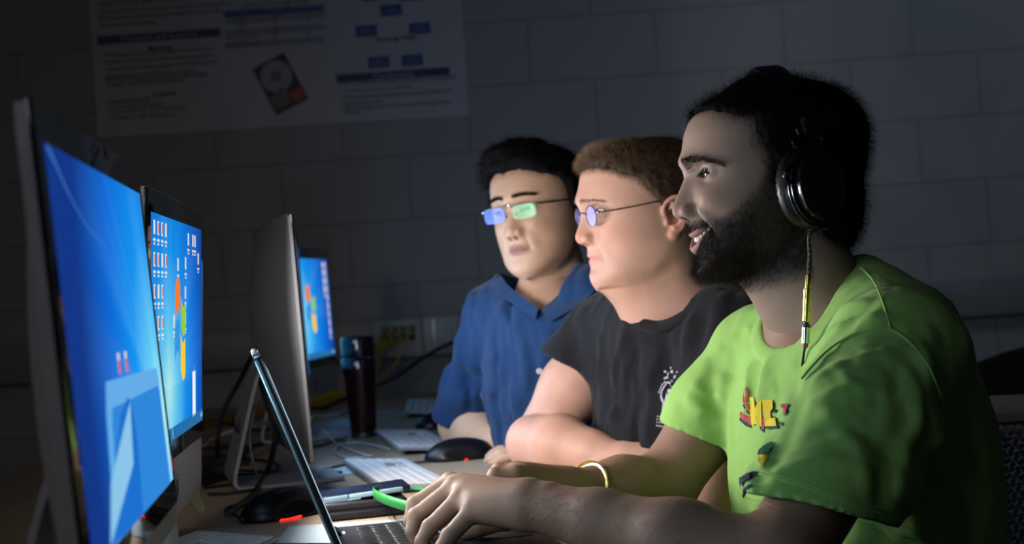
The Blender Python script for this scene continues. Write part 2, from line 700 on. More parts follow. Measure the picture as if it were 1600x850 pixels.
# yellow network cables from the plate down behind the table
for i, (c, r, ex) in enumerate(((0, 0, 0), (1, 0, 1), (2, 0, 2), (3, 0, 3), (1, 1, 4), (2, 1, 5))):
    x = pl.location.x - .035 + c * .027; z = .912 + .028 - r * .026
    end = wx(575 - i * 8, 632 + i * 2, 4.55)
    pts = [(x, YF - .014, z), (x - .004, YF - .045, z - .004), (x - .03 - .012 * i, YF - .07, z - .05), (x - .07 - .01 * i, YF - .09, z - .12), (end[0], 4.60, .775), (end[0] - .1 - .03 * i, 4.45 - .05 * i, .746 + .003 * (i % 3)), (end[0] - .28 - .02 * i, 4.2 - .12 * i, .746)]
    if i == 3:
        q = [wx(630, 545, YF - .08), wx(615, 572, YF - .10), wx(588, 595, YF - .12)]
        pts[2:4] = [tuple(v) for v in q]
    lab = ['yellow network cable from the top left jack', 'yellow network cable from the second top jack', 'yellow network cable from the third top jack', 'yellow network cable hanging from the top right jack', 'yellow network cable from the second lower jack', 'yellow network cable from the third lower jack'][i]
    cb = tag(MB().tube(catmull(pts, 8), .0032, 8).build('network_cable', M_YEL), lab, 'cable', 'yellow network cables at the wall plate')
    MB().box((x, YF - .022, z), (.011, .020, .010), .002).build('cable_plug', M_YEL, cb)

# ------------------------------------------------------------------ poster
M_PAPER = mat('poster paper', (.40, .41, .47), rough=.5)
M_NAVY = mat('navy poster print', (.012, .02, .10), rough=.5)
M_BLUEB = mat('blue poster print', (.02, .06, .26), rough=.5)
M_TXT = mat('poster text ink', (.05, .05, .06), rough=.6)
M_TXW = mat('pale poster lettering', (.30, .32, .40), rough=.6)
M_ROW = mat('pale table shading', (.26, .28, .36), rough=.6)
pr = empty('wall_poster', (-.70, WY, 1.95), 0, 'large white research poster with blue headings and a hard drive picture', 'poster')
PYF = WY - .004


def pp(px, py, y=PYF):
    p = wx(px, py, y); return (p[0] + .70, p[1] - WY, p[2] - 1.95)


def local_box(mb, p0, p1, lift, th=.0006):
    a = pp(*p0); b = pp(*p1)
    mb.box(((a[0] + b[0]) / 2, a[1] - lift, (a[2] + b[2]) / 2), (abs(b[0] - a[0]), th, abs(b[2] - a[2])))


tl = wx(132, -20); bl = wx(149, 215); br_ = wx(733, 180)
x0, x1, z0 = bl[0] + .70, br_[0] + .70, (bl[2] + br_[2]) / 2 - 1.95
mbp = MB()
b = mbp.bm
zt = .45
vs = [b.verts.new(v) for v in ((x0 - .004, -.003, z0 + .010), (x1 + .001, -.003, z0 - .002), (x1, -.003, zt), (x0, -.003, zt), (x0 - .004, -.0015, z0 + .010), (x1 + .001, -.0015, z0 - .002), (x1, -.0015, zt), (x0, -.0015, zt))]
for f in ((0, 1, 2, 3), (7, 6, 5, 4), (0, 4, 5, 1), (1, 5, 6, 2), (2, 6, 7, 3), (3, 7, 4, 0)): b.faces.new([vs[i] for i in f])
mbp.build('paper', M_PAPER, pr, smooth=False)
RX = Matrix.Rotation(math.radians(90), 3, 'X')


def ptext(s, px, py, size, m=M_TXT, align='LEFT', bold=False, sx=1.0, lift=.0010):
    p = pp(px, py)
    return text_mesh(s, size, m, pr, (p[0], p[1] - lift, p[2]), RX, 'poster_text', align, bold, sx)


def bar(name, px0, py0, px1, py1, m=M_NAVY, lift=.0004, th=.0004, r=0.0):
    """printed rectangle; corners given on the photograph, upright on the wall"""
    a = pp(px0, py0); b = pp(px1, py1)
    mb = MB(); mb.box(((a[0] + b[0]) / 2, a[1] - lift, (a[2] + b[2]) / 2), (abs(b[0] - a[0]), th, abs(b[2] - a[2])), r)
    return mb.build(name, m, pr, smooth=False)


def slab(name, px, py, w, h, m=M_NAVY, lift=.0004):
    a = pp(px, py)
    return MB().box((a[0], a[1] - lift, a[2]), (w, .0004, h)).build(name, m, pr, smooth=False)


slab('heading_bar', 248, 57, .385, .026); ptext('Materials and Scenario', 250, 61, .026, M_TXW, 'CENTER', True, lift=.0012)
slab('heading_bar', 614, 117, .355, .025); ptext('Conclusions', 615, 121, .026, M_TXW, 'CENTER', True, lift=.0012)
lines = [(152, 0, 'imaging process and hard disk forensics on the work'), (153, 10, 'method. "Thorough Wipe" is what file types recovered'), (153, 22, '"Thorough Wipe" a user could want to continue working from'), (154, 32, 'the data, as the study shows current digital forensics work'), (154, 43, 'could not recover the data.')]
for x, y, s in lines: ptext(s, x, y, .0195, sx=.84)
ptext('Materials', 250, 78, .021, align='CENTER', bold=True)
for x, y, s in ((160, 90, '• FTK Imager: Used to acquire images of the Hard Disk'), (160, 101, '• Hardware Write Blocker: Used to prevent the forensic'), (166, 111, 'workstation from making changes to the disk during the'), (166, 122, 'imaging process, ensuring forensic soundness'), (161, 129, '• Windows: Used for multiple systems while imaging'), (162, 136, '• Autopsy: Used for data carving analysis')):
    ptext(s, x, y, .0185, sx=.83)
ptext('Scenario', 257, 150, .021, align='CENTER', bold=True)
for x, y, s in ((165, 162, '• Reviewed the wall'), (167, 170, '• Downloaded 50 images'), (169, 178, '• Downloaded 50 PDF documents'), (171, 188, '• Deleted 1 USB thumb drive')):
    ptext(s, x, y, .0185, sx=.95)
ptext('Table 2: Thorough Wipe', 430, 8, .021, align='CENTER')
slab('table_heading', 428, 17, .315, .021, M_BLUEB)
for x, s in ((376, 'File Type'), (428, 'Recovered'), (480, 'Not Recovered')): ptext(s, x, 20 - (x - 376) * .07, .018, M_TXW, 'CENTER', sx=.85, lift=.0012)
for i in range(5):
    y = 24 + i * 9.6
    slab('table_row', 430, y + 4, .315, .0185, M_ROW if i % 2 == 0 else M_PAPER, .0002)
for i, s in enumerate(('Images', 'Videos', 'PDF', 'Office Documents', 'Password Protected')):
    ptext(s, 378, 32 + i * 9.6, .017, align='CENTER', sx=.8)
    ptext(str((48, 6, 10, 50, 2)[i]), 430, 29 + i * 9.6, .017, align='CENTER'); ptext(str((3, 9, 11, 16, 5)[i]), 482, 26 + i * 9.6, .017, align='CENTER')
for x, y in ((611, 16), (572, 48), (656, 44), (592, 97), (644, 94), (582, -8), (640, -8)):
    bar('diagram_box', x - 16, y + 10, x + 16, y - 10, M_BLUEB, .0006, .0008, .0003)
    ptext('Data', x, y, .012, M_TXW, 'CENTER', lift=.0018); ptext('Removal', x, y + 5, .012, M_TXW, 'CENTER', lift=.0018)
ptext('Thorough Wipe', 618, 63, .020, align='CENTER', bold=True)
for x, y, s in ((532, 137, '• This research shows the wipe thoroughly is the way people'), (537, 147, 'in a search overwrite, on windows 8'), (533, 158, '• All of the HD files downloaded were recovered after the'), (537, 167, 'Quick Wipe method'), (534, 175, '• Null Drives files were recovered in the Thorough Wipe'), (539, 181, 'method')):
    ptext(s, x, y - 2, .0175, sx=.83)
# hard drive picture
hd = pp(438, 131)
Mh = Matrix.Translation((hd[0], hd[1] - .001, hd[2])) @ Matrix.Rotation(math.radians(-24), 4, 'Y') @ Matrix.Rotation(math.radians(90), 4, 'X')
mb = MB(); mb.prism([(-.056, -.082), (.056, -.082), (.056, .082), (-.056, .082)], 0, .0008); hdo = mb.xf(Mh).build('hard_drive_picture', mat('dark drive print', (.03, .02, .025), rough=.5), pr)
mb = MB(); mb.lathe([(0, .001), (.050, .001), (.050, .0014), (0, .0014)], 40, origin=(0, .026, 0)); mb.xf(Mh).build('platter', mat('grey platter print', (.28, .28, .33), rough=.5), hdo)
mb = MB(); mb.lathe([(0, .0015), (.018, .0015), (.018, .0018), (0, .0018)], 30, origin=(0, .026, 0)); mb.xf(Mh).build('hub', mat('dark grey hub print', (.14, .14, .18), rough=.5), hdo)
mb = MB(); mb.box((-.022, -.045, .0012), (.05, .045, .0006)).box((.0, -.03, .0014), (.012, .05, .0006), 0, Matrix.Rotation(.5, 3, 'Z')); mb.xf(Mh).build('drive_arm', mat('mid grey arm print', (.12, .11, .13), rough=.5), hdo)
mb = MB(); mb.box((.032, -.055, .0016), (.038, .034, .0006)); mb.xf(Mh).build('red_chip', mat('red chip print', (.40, .05, .01), rough=.5), hdo)

# ------------------------------------------------------------------ table
TZ = .740
M_TABLE = mat('pale wood laminate', (.42, .32, .22), rough=.45, var=(3, .10, (6, .6, 1)))
tb = empty('work_table', (-.35, 2.6, 0), 0, 'long pale wood-topped work table carrying the computers', 'table')
poly = [(-1.05, .55), (.165, .55), (.165, 1.75), (.03, 3.10), (.03, 4.72), (-1.05, 4.72)]
mb = MB(); mb.prism([(x + .35, y - 2.6) for x, y in poly], TZ - .030, TZ, .004); mb.build('tabletop', M_TABLE, tb)
M_STEEL = mat('dark steel', (.05, .05, .055), rough=.4, metal=.7)
for x in (-.95, -.06):
    for y in (.75, 2.6, 4.5):
        mb = MB(); mb.box((x + .35, y - 2.6, (TZ - .03) / 2), (.05, .05, TZ - .03), .005); mb.box((x + .35, y - 2.6, .006), (.08, .08, .012), .003); mb.build('leg', M_STEEL, tb)
# ------------------------------------------------------------------ all-in-one computers
M_ALU = mat('silver aluminium', (.34, .34, .36), rough=.48, metal=.35, bump=[(900, .00008)])
M_GLASSB = mat('black glass', (.004, .004, .005), rough=.06, spec=.6, coat=.3)
M_LOGO = mat('black emblem', (.008, .008, .009), rough=.25)
M_RUBBER = mat('black rubber', (.012, .012, .013), rough=.55)
M_RED = mat('red sensor glow', (.5, .01, .01), emit=(1, .02, .01), estr=2.5)


def emis(name, col, s=1.0):
    m = bpy.data.materials.new(name); m.use_nodes = True
    nt = m.node_tree; nt.nodes.clear()
    e = nt.nodes.new('ShaderNodeEmission'); e.inputs[0].default_value = (*col, 1); e.inputs[1].default_value = s
    o = nt.nodes.new('ShaderNodeOutputMaterial'); nt.links.new(e.outputs[0], o.inputs[0])
    return m


def screen_material(name, cx, cz, strength=1.0):
    """blue desktop wallpaper: cyan glow around a point, with soft rays"""
    m = bpy.data.materials.new(name); m.use_nodes = True
    nt = m.node_tree; nt.nodes.clear(); N = nt.nodes.new; L = nt.links.new
    tc = N('ShaderNodeTexCoord'); sp = N('ShaderNodeSeparateXYZ'); L(tc.outputs['Object'], sp.inputs[0])
    def mth(op, a, b=None):
        n = N('ShaderNodeMath'); n.operation = op
        for i, v in enumerate((a, b)):
            if v is None: continue
            if isinstance(v, (int, float)): n.inputs[i].default_value = v
            else: L(v, n.inputs[i])
        return n.outputs[0]
    dx = mth('SUBTRACT', sp.outputs[1], cx); dz = mth('SUBTRACT', sp.outputs[2], cz)
    d = mth('SQRT', mth('ADD', mth('MULTIPLY', mth('MULTIPLY', dx, .92), mth('MULTIPLY', dx, .92)), mth('MULTIPLY', mth('MULTIPLY', dz, .85), mth('MULTIPLY', dz, .85))))
    rp = N('ShaderNodeValToRGB'); L(mth('MULTIPLY', d, 2.7), rp.inputs[0])
    els = rp.color_ramp.elements
    els[0].position = 0; els[0].color = (.42, .80, .78, 1)
    els[1].position = 1; els[1].color = (.006, .035, .22, 1)
    for p, c in ((.16, (.12, .55, .85, 1)), (.38, (.008, .27, .80, 1)), (.68, (.004, .13, .62, 1))):
        e = els.new(p); e.color = c
    ang = mth('ARCTAN2', dz, dx)
    wv = N('ShaderNodeTexNoise'); wv.noise_dimensions = '1D'; wv.inputs['Scale'].default_value = 2.6; L(ang, wv.inputs['W'])
    ray = mth('MULTIPLY', mth('SUBTRACT', wv.outputs[0], .45), .35)
    ray = mth('MAXIMUM', ray, 0)
    ray = mth('MULTIPLY', ray, mth('MAXIMUM', mth('SUBTRACT', 1.0, mth('MULTIPLY', d, 2.6)), 0))
    mx = N('ShaderNodeMix'); mx.data_type = 'RGBA'; mx.blend_type = 'ADD'; mx.inputs[0].default_value = 1
    sc = N('ShaderNodeVectorMath'); sc.operation = 'SCALE'; sc.inputs[0].default_value = (.5, .9, .8); L(ray, sc.inputs['Scale'])
    L(rp.outputs[0], mx.inputs[6]); L(sc.outputs[0], mx.inputs[7])
    e = N('ShaderNodeEmission'); L(mx.outputs[2], e.inputs[0]); e.inputs[1].default_value = strength
    o = N('ShaderNodeOutputMaterial'); L(e.outputs[0], o.inputs[0])
    return m


SW, SH = .476, .268      # lit area
BW, GH, CHIN = .528, .322, .074
E_W = emis('white icon', (.75, .72, .72)); E_R = emis('red icon', (.65, .05, .06)); E_C = emis('pale cyan line', (.35, .70, .95))
E_OR = emis('orange emblem pane', (.95, .20, .03)); E_GR = emis('green emblem pane', (.30, .60, .06)); E_BL = emis('blue emblem pane', (.04, .30, .75)); E_YE = emis('yellow emblem pane', (.95, .60, .04))
E_TB = emis('task bar', (.02, .16, .40)); E_PANEL = emis('pale blue panel', (.03, .24, .70)); E_PANEL2 = emis('light blue outline', (.13, .42, .82)); E_LT = emis('light panel', (.26, .56, .82)); E_SHEET = emis('deep blue sheet', (.012, .16, .62)); E_C2 = emis('faint blue line', (.07, .22, .60))
E_WHT = emis('white document', (.85, .88, .95), 1.0)


def pane(u0, v0, u1, v1, slope=.0, bulge=.012):
    """wavy quadrilateral pane of the desktop emblem"""
    pts = []
    n = 8
    for i in range(n + 1):
        t = i / n; pts.append((u0 + (u1 - u0) * t, v1 + bulge * math.sin(t * math.pi * 1.0) * (1 if v1 > 0 else .8) + slope * t))
    for i in range(n + 1):
        t = 1 - i / n; pts.append((u0 + (u1 - u0) * t, v0 + bulge * math.sin(t * math.pi * 1.0) + slope * t))
    return pts


def flat(name, polys, m, parent, x):
    """flat shapes on a screen; outlines in (across, up)"""
    mb = MB(); b = mb.bm
    for p in polys:
        f = b.faces.new([b.verts.new((x, u, v)) for u, v in p])
        f.normal_update()
        if f.normal.x < 0: f.normal_flip()
    bmesh.ops.triangulate(b, faces=b.faces)
    return mb.build(name, m, parent, smooth=False)


def rect(u, v, w, h): return [(u - w / 2, v - h / 2), (u + w / 2, v - h / 2), (u + w / 2, v + h / 2), (u - w / 2, v + h / 2)]


def arc(cu, cv, r, a0, a1, w, n=24):
    P = [(cu + r * math.cos(math.radians(a0 + (a1 - a0) * i / n)), cv + r * 1.0 * math.sin(math.radians(a0 + (a1 - a0) * i / n))) for i in range(n + 1)]
    Q = [(cu + (r - w) * math.cos(math.radians(a1 + (a0 - a1) * i / n)), cv + (r - w) * math.sin(math.radians(a1 + (a0 - a1) * i / n))) for i in range(n + 1)]
    return P + Q


def computer(label, loc, rz, tilt, kind, glow=(.0, -.02), strength=1.0, rim=.006):
    """front faces local +x; +y is the far end; origin on the table under the pivot"""
    r = empty('desktop_computer', loc, rz, label, 'computer', None)
    T = Matrix.Translation((0, 0, .052)) @ Matrix.Rotation(math.radians(-tilt), 4, 'Y')
    H_ = GH + CHIN
    # case: flat front, curved back, thin rim
    mb = MB(); b = mb.bm
    nu, nv = 24, 18
    def backx(u, v):
        a = (2 * u - 1); c = (2 * v - 1)
        return -rim - .042 * max(0, 1 - abs(a) ** 2.4) ** 1.15 * max(0, 1 - abs(c) ** 2.4) ** 1.15
    def inset(u, v):
        # rounded corners
        y = (u - .5) * BW; z = v * H_
        rr = .014
        hy, hz = BW / 2, H_ / 2
        dy, dz = abs(y) - (hy - rr), abs(z - hz) - (hz - rr)
        if dy > 0 and dz > 0:
            l = math.hypot(dy, dz)
            mxx = max(dy, dz)
            k = mxx / l
            dy, dz = dy * k, dz * k
            y = math.copysign(hy - rr + dy, y); z = hz + math.copysign(hz - rr + dz, z - hz)
        return y, z
    import itertools as it_
    us = [i / nu for i in range(nu + 1)]; vs_ = [j / nv for j in range(nv + 1)]
    front = [[None] * (nv + 1) for _ in us]; back = [[None] * (nv + 1) for _ in us]
    for i, u in enumerate(us):
        for j, v in enumerate(vs_):
            y, z = inset(u, v)
            front[i][j] = b.verts.new((-.001, y, z)); back[i][j] = b.verts.new((backx(u, v), y, z))
    for i in range(nu):
        for j in range(nv):
            b.faces.new((front[i][j], front[i + 1][j], front[i + 1][j + 1], front[i][j + 1]))
            b.faces.new((back[i][j], back[i][j + 1], back[i + 1][j + 1], back[i + 1][j]))
    for i in range(nu):
        b.faces.new((front[i][0], back[i][0], back[i + 1][0], front[i + 1][0])); b.faces.new((front[i + 1][nv], back[i + 1][nv], back[i][nv], front[i][nv]))
    for j in range(nv):
        b.faces.new((front[0][j + 1], back[0][j + 1], back[0][j], front[0][j])); b.faces.new((front[nu][j], back[nu][j], back[nu][j + 1], front[nu][j + 1]))
    mb.xf(T); mb.build('case', M_ALU, r, angle=50)
    # glass front
    mb = MB(); mb.box((0, 0, CHIN + GH / 2), (.0045, BW - .003, GH - .003), .0018); mb.xf(T); gl = mb.build('glass_front', M_GLASSB, r)
    ms = screen_material('screen ' + kind, glow[0], glow[1], strength)
    mb = MB(); mb.box((.0026, 0, 0), (.0010, SW, SH)); sc = mb.build('screen', ms, r, smooth=False)
    sc.matrix_local = T @ Matrix.Translation((0, 0, CHIN + .026 + SH / 2))
    for n_ in ms.node_tree.nodes:
        pass
    x = .0036
    if kind in ('logo', 'logo_left', 'far'):
        icons = []; marks = []; labs = []
        def ico(u, v, red=False):
            icons.append(rect(u, v, .014, .016)); labs.append(rect(u, v - .014, .020, .003)); labs.append(rect(u, v - .0185, .013, .0025))
            marks.append(rect(u + .002, v, .008, .012) if red else None)
        if kind == 'logo':
            for rw in range(7):
                for c in range(max(1, 4 - rw // 2 if rw < 6 else 1)):
                    ico(-.222 + c * .031, .118 - rw * .036, (rw + c) % 3 != 0)
            for u, v in ((.085, .115), (.135, .115), (.158, .115), (-.02, .080), (.055, .083), (.195, .092), (.052, .045), (-.06, .010), (.05, .012)): ico(u, v)
            flat('window_box', [rect(.140, -.090, .034, .062)], E_WHT, sc, x); flat('window_title', [rect(.140, -.0565, .034, .008)], E_PANEL, sc, x + .0002)
        else:
            for rw in range(9): ico(.205, .118 - rw * .0235)
            for rw in range(4): ico(.175, .118 - rw * .0235)
        for i_, q in enumerate(icons):
            ic = flat('desktop_icon', [q, labs[2 * i_], labs[2 * i_ + 1]], E_W, sc, x)
            if marks[i_]: flat('icon_mark', [marks[i_]], E_R, ic, x + .0003)
        S = 1.0
        cu = .0
        for nm, mm, q in (('emblem_pane', E_OR, pane(-.050, .006, -.004, .046, .006)), ('emblem_pane', E_GR, pane(.004, .000, .050, .038, -.006, -.012)), ('emblem_pane', E_BL, pane(-.056, -.046, -.008, -.004, .006)), ('emblem_pane', E_YE, pane(.000, -.056, .044, -.010, -.006, -.012))):
            flat(nm, [[(cu + u, v + .004) for u, v in q]], mm, sc, x + .0004)
        flat('task_bar', [rect(0, -SH / 2 + .008, SW, .016)], E_TB, sc, x)
        flat('start_ring', [arc(-SW / 2 + .125, -SH / 2 - .004, .040, 10, 170, .004)], E_C, sc, x + .0003)
        flat('tray_icon', [rect(SW / 2 - .012, -SH / 2 + .009, .006, .006)], E_W, sc, x + .0004); flat('tray_icon', [rect(SW / 2 - .024, -SH / 2 + .008, .005, .005)], E_W, sc, x + .0004)
    elif kind == 'box':
        box = [(-.150, -SH / 2), (-.122, -.045), (-.108, -.024), (.205, -.028), (.212, -.040), (.212, -SH / 2)]
        flat('window_outline', [box], E_PANEL2, sc, x)
        inner = [(-.126, -SH / 2), (-.104, -.055), (-.094, -.044), (.196, -.044), (.203, -.050), (.203, -SH / 2)]
        flat('window_box', [inner], E_PANEL, sc, x + .0003)
        flat('page_sheet', [[(-.170, -SH / 2 + .002), (-.120, -.085), (-.06, -.052), (-.008, -.041), (.010, -.050), (.018, -.08), (.0, -SH / 2)]], E_SHEET, sc, x + .0006)
        flat('pale_panel', [[(-.178, -SH / 2 + .003), (-.145, -.092), (-.001, -.045), (-.024, -.092)]], E_LT, sc, x + .0009)
        for u in (-.038, .002):
            flat('icon', [rect(u, -.014, .012, .016)], E_W, sc, x + .0011); flat('icon_mark', [rect(u, -.017, .010, .011)], E_R, sc, x + .0013)
        flat('red_mark', [rect(.226, -.118, .006, .014)], E_R, sc, x + .0013)
        st = catmull([(-.237, .132, 0), (-.205, .119, 0), (-.174, .106, 0), (-.11, .087, 0), (-.015, .073, 0)], 6)
        n_ = len(st)
        flat('light_streak', [[(p[0], p[1] + .0018 * (1 - i / n_)) for i, p in enumerate(st)] + [(p[0], p[1] - .0018 * (1 - (n_ - 1 - i) / n_)) for i, p in enumerate(reversed(st))]], E_C2, sc, x + .0003)
    # emblem on the chin
    mb = MB()
    ap = [(.011 * math.cos(t) * (1 - .12 * math.sin(t) ** 8), .0115 * math.sin(t) - (.002 if abs(math.cos(t)) < .25 else 0)) for t in [2 * math.pi * i / 28 for i in range(28)]]
    bite = [(.0105 + .0042 * math.cos(t), .001 + .0042 * math.sin(t)) for t in [2 * math.pi * i / 12 for i in range(12)]]
    ap = [p for p in ap if math.hypot(p[0] - .0105, p[1] - .001) > .0042]
    bt = [p for p in reversed(bite) if math.hypot(p[0] / .011, p[1] / .0115) < 1.0]
    bt.sort(key=lambda p: p[1])
    out = ap[:]
    k = max(range(len(out)), key=lambda i: math.hypot(out[i][0] - out[i - 1][0], out[i][1] - out[i - 1][1]))
    seg = bt if abs(out[k - 1][1] - bt[0][1]) < abs(out[k - 1][1] - bt[-1][1]) else bt[::-1]
    out = out[:k] + seg + out[k:]
    o = flat('emblem', [[(u, v + CHIN / 2 - .002) for u, v in out], [(.001, CHIN / 2 + .0115), (.0065, CHIN / 2 + .0165), (.0055, CHIN / 2 + .0125), (.002, CHIN / 2 + .0105)]], M_LOGO, r, .0)
    o.matrix_local = T @ Matrix.Translation((-.0004, 0, 0))
    # stand: one bent plate, hinge behind the case, foot on the table
    mb = MB()
    prof = catmull([(-.038, .215), (-.060, .185), (-.098, .060), (-.1085, .022), (-.106, .009), (-.092, .0055), (-.03, .0050), (.075, .0050)], 6)
    w = lambda z: .060 + .034 * max(0, min(1, (.10 - z) / .10)) if True else .06
    rows = []
    b = mb.bm
    for i, p in enumerate(prof):
        q = prof[min(i + 1, len(prof) - 1)]; o_ = prof[max(i - 1, 0)]
        t = unit(np.array([q[0] - o_[0], q[1] - o_[1]])); n = np.array([-t[1], t[0]]) * .0028
        hw = .075 + .012 * max(0, min(1, (.15 - p[1]) / .15))
        if i > len(prof) - 4: hw -= .004 * (i - len(prof) + 4)
        rows.append([b.verts.new((p[0] + n[0], -hw, p[1] + n[1])), b.verts.new((p[0] + n[0], hw, p[1] + n[1])), b.verts.new((p[0] - n[0], hw, p[1] - n[1])), b.verts.new((p[0] - n[0], -hw, p[1] - n[1]))])
    for a, c in zip(rows[:-1], rows[1:]):
        for k in range(4): b.faces.new((a[k], a[(k + 1) % 4], c[(k + 1) % 4], c[k]))
    b.faces.new(rows[0]); b.faces.new(list(reversed(rows[-1])))
    bmesh.ops.recalc_face_normals(b, faces=b.faces)
    mb.build('stand', M_ALU, r, angle=35)
    mb = MB(); mb.lathe([(0, 0), (.024, 0), (.024, .002), (0, .002)], 28, axis=(-1, 0, -.25), origin=(-.0925, 0, .10)); mb.build('cable_hole', M_RUBBER, r)
    mb = MB(); mb.box((-.040, 0, .225), (.02, .10, .03), .004); mb.build('hinge', M_ALU, r)
    return r


def heading(p_near, p_far):
    """turn so that local +y runs from the near to the far bottom corner"""
    d = np.array(p_far) - np.array(p_near)
    return math.atan2(d[1], d[0]) - math.pi / 2


def put(label, near_xy, rz, tilt, kind, **kw):
    """near_xy: world x,y of the near end of the screen front at mid height"""
    d = np.array([-math.sin(rz), math.cos(rz)])
    c = np.array(near_xy) + d * BW / 2
    return computer(label, (c[0], c[1], TZ), rz, tilt, kind, **kw)


# rz > 0 turns the far end towards -x
computer('silver computer nearest the camera, a pale slanted panel on its large blue screen', (-.299, 1.198, TZ), math.radians(6.76), 2.8, 'box', glow=(.215, -.075), rim=.009, strength=1.08)
computer('silver computer behind the nearest one, blue desktop with many icons and a four-colour emblem', (-.4395, 1.932, TZ), math.radians(5.0), -3.6, 'logo', glow=(-.10, -.07), rim=.008)
computer('silver computer seen from behind, its grey back to the camera, beside the laptop lid', (-.399, 2.654, TZ), math.radians(15.6), 1.4, 'page', glow=(0, 0), strength=1.0)
computer('silver computer almost hidden between the grey-backed one and the farthest screen', (-.472, 3.45, TZ), math.radians(8.0), 1.0, 'far', glow=(0, 0))
computer('farthest silver computer on the table, its small bright blue screen beside the tumbler', (-.541, 4.10, TZ), math.radians(-6.0), 1.0, 'logo_left', glow=(-.12, -.03))

# paper note hanging from the second computer's chin
M_NOTE = mat('pale yellow note paper', (.42, .42, .26), rough=.7)
a = at(306, 706, 2.16); b_ = at(316, 800, 2.12)
mb = MB()
def notef(u, v):
    base = np.array(a) * (1 - v) + np.array(b_) * v
    wdt = .050 * (1 - .75 * abs(2 * v - .9) ** 2)
    return tuple(base + np.array([-.012 * math.sin(v * 3.0) + .010 * (u - .5), (u - .5) * wdt, 0]))
mb.grid(notef, 6, 12)
nt_ = mb.build('paper_note', M_NOTE)
nt_.modifiers.new('thickness', 'SOLIDIFY').thickness = .0006
tag(nt_, 'curled pale yellow paper note stuck to the second computer below its screen', 'note')

# ------------------------------------------------------------------ keyboards
M_KEY = mat('white key plastic', (.62, .62, .62), rough=.4)


def keyboard(label, c, rz, L=.43, Wd=.115, cols=None, tail=True, tone=None, group=None):
    """long axis local x; +y towards the computer"""
    r = empty('keyboard', (c[0], c[1], TZ + .0005), rz, label, 'keyboard', group)
    mb = MB()
    mb.prism([(-L / 2, -Wd / 2), (L / 2, -Wd / 2), (L / 2, Wd / 2), (-L / 2, Wd / 2)], 0, .0055, .0012)
    mb.xf(Matrix.Translation((0, 0, .004)) @ Matrix.Rotation(math.radians(5), 4, 'X') @ Matrix.Translation((0, 0, .002)))
    mb.build('base', M_ALU, r)
    mb = MB(); mb.lathe([(0, 0), (.007, 0), (.007, L - .05), (0, L - .05)], 16, axis=(1, 0, 0), origin=(-L / 2 + .025, Wd / 2 - .010, .0075)); mb.build('foot_bar', M_ALU, r)
    mb = MB()
    p = .0190
    def key(x, y, w=1.0, h=1.0): mb.box((x, y, .0128), (p * w - .0026, p * h - .0026, .0026), .0006, seg=1)
    rows = 6
    y0 = Wd / 2 - .010
    nmain = int((.285 if L > .4 else L) / p)
    x0 = -L / 2 + .006
    for rr in range(rows):
        y = y0 - rr * .0186
        x = x0
        if rr == 5:
            for w in (1.1, 1.1, 1.1, 1.25, 4.9, 1.25, 1.1, 1.1, 1.1):
                if x + w * p > x0 + nmain * p + .004: break
                key(x + w * p / 2, y, w); x += w * p
        else:
            first = (1.0, 1.0, 1.5, 1.75, 2.25, 1)[rr]
            key(x + first * p / 2, y, first); x += first * p
            while x + 2 * p <= x0 + nmain * p:
                key(x + p / 2, y, 1, .62 if False else 1); x += p
            w = (x0 + nmain * p - x) / p
            key(x + w * p / 2, y, w)
    if L > .4:
        xb = x0 + nmain * p + .008
        for rr in (0, 1, 2):
            for k in range(3): key(xb + p * (k + .5), y0 - rr * .0186)
        key(xb + p * 1.5, y0 - 4 * .0186)
        for k in range(3): key(xb + p * (k + .5), y0 - 5 * .0186)
        xb += 3 * p + .006
        for rr in range(6):
            for k in range(4):
                if xb + p * (k + .5) < L / 2 - .008 + p * .2: key(xb + p * (k + .5), y0 - rr * .0186)
    mb.xf(Matrix.Rotation(math.radians(5), 4, 'X'))
    mb.build('keys', M_KEY, r)
    return r


def kb_at(label, far_mid, dirv, L=.43, **kw):
    d = unit(np.array([dirv[0], dirv[1]]))
    c = np.array(far_mid[:2]) + d * L / 2
    return keyboard(label, c, math.atan2(-d[1], -d[0]) + math.pi, L, **kw) if False else keyboard(label, c, math.atan2(d[1], d[0]), L, **kw)


# +y of the keyboard must face the screens (-x): long axis runs away from the camera
def kb(label, far_mid, near_mid, L=.43):
    d = unit(np.array(far_mid[:2]) - np.array(near_mid[:2]))
    c = np.array(far_mid[:2]) - d * L / 2
    return keyboard(label, c, math.atan2(d[1], d[0]), L)


kb('white silver-edged keyboard beside the black mouse by the fair man\'s elbow', (-.268, 3.36), (-.185, 2.95))
kb('white keyboard in warm light just beyond the green lanyard', (-.275, 2.80), (-.190, 2.47))
kb('white keyboard end at the bottom edge between the nearest computer and the laptop lid', tuple((tab_ := at(372, 823, 2.0))[:2]), tuple((np.array(tab_) + np.array([-.10, -.30, 0]))[:2]), L=.28)
kb('small white keyboard farthest away beside the blue sleeve', (-.255, 4.24), (-.235, 3.80))

# ------------------------------------------------------------------ mice
M_MOUSE = mat('glossy black mouse', (.005, .005, .007), rough=.35, spec=.3)


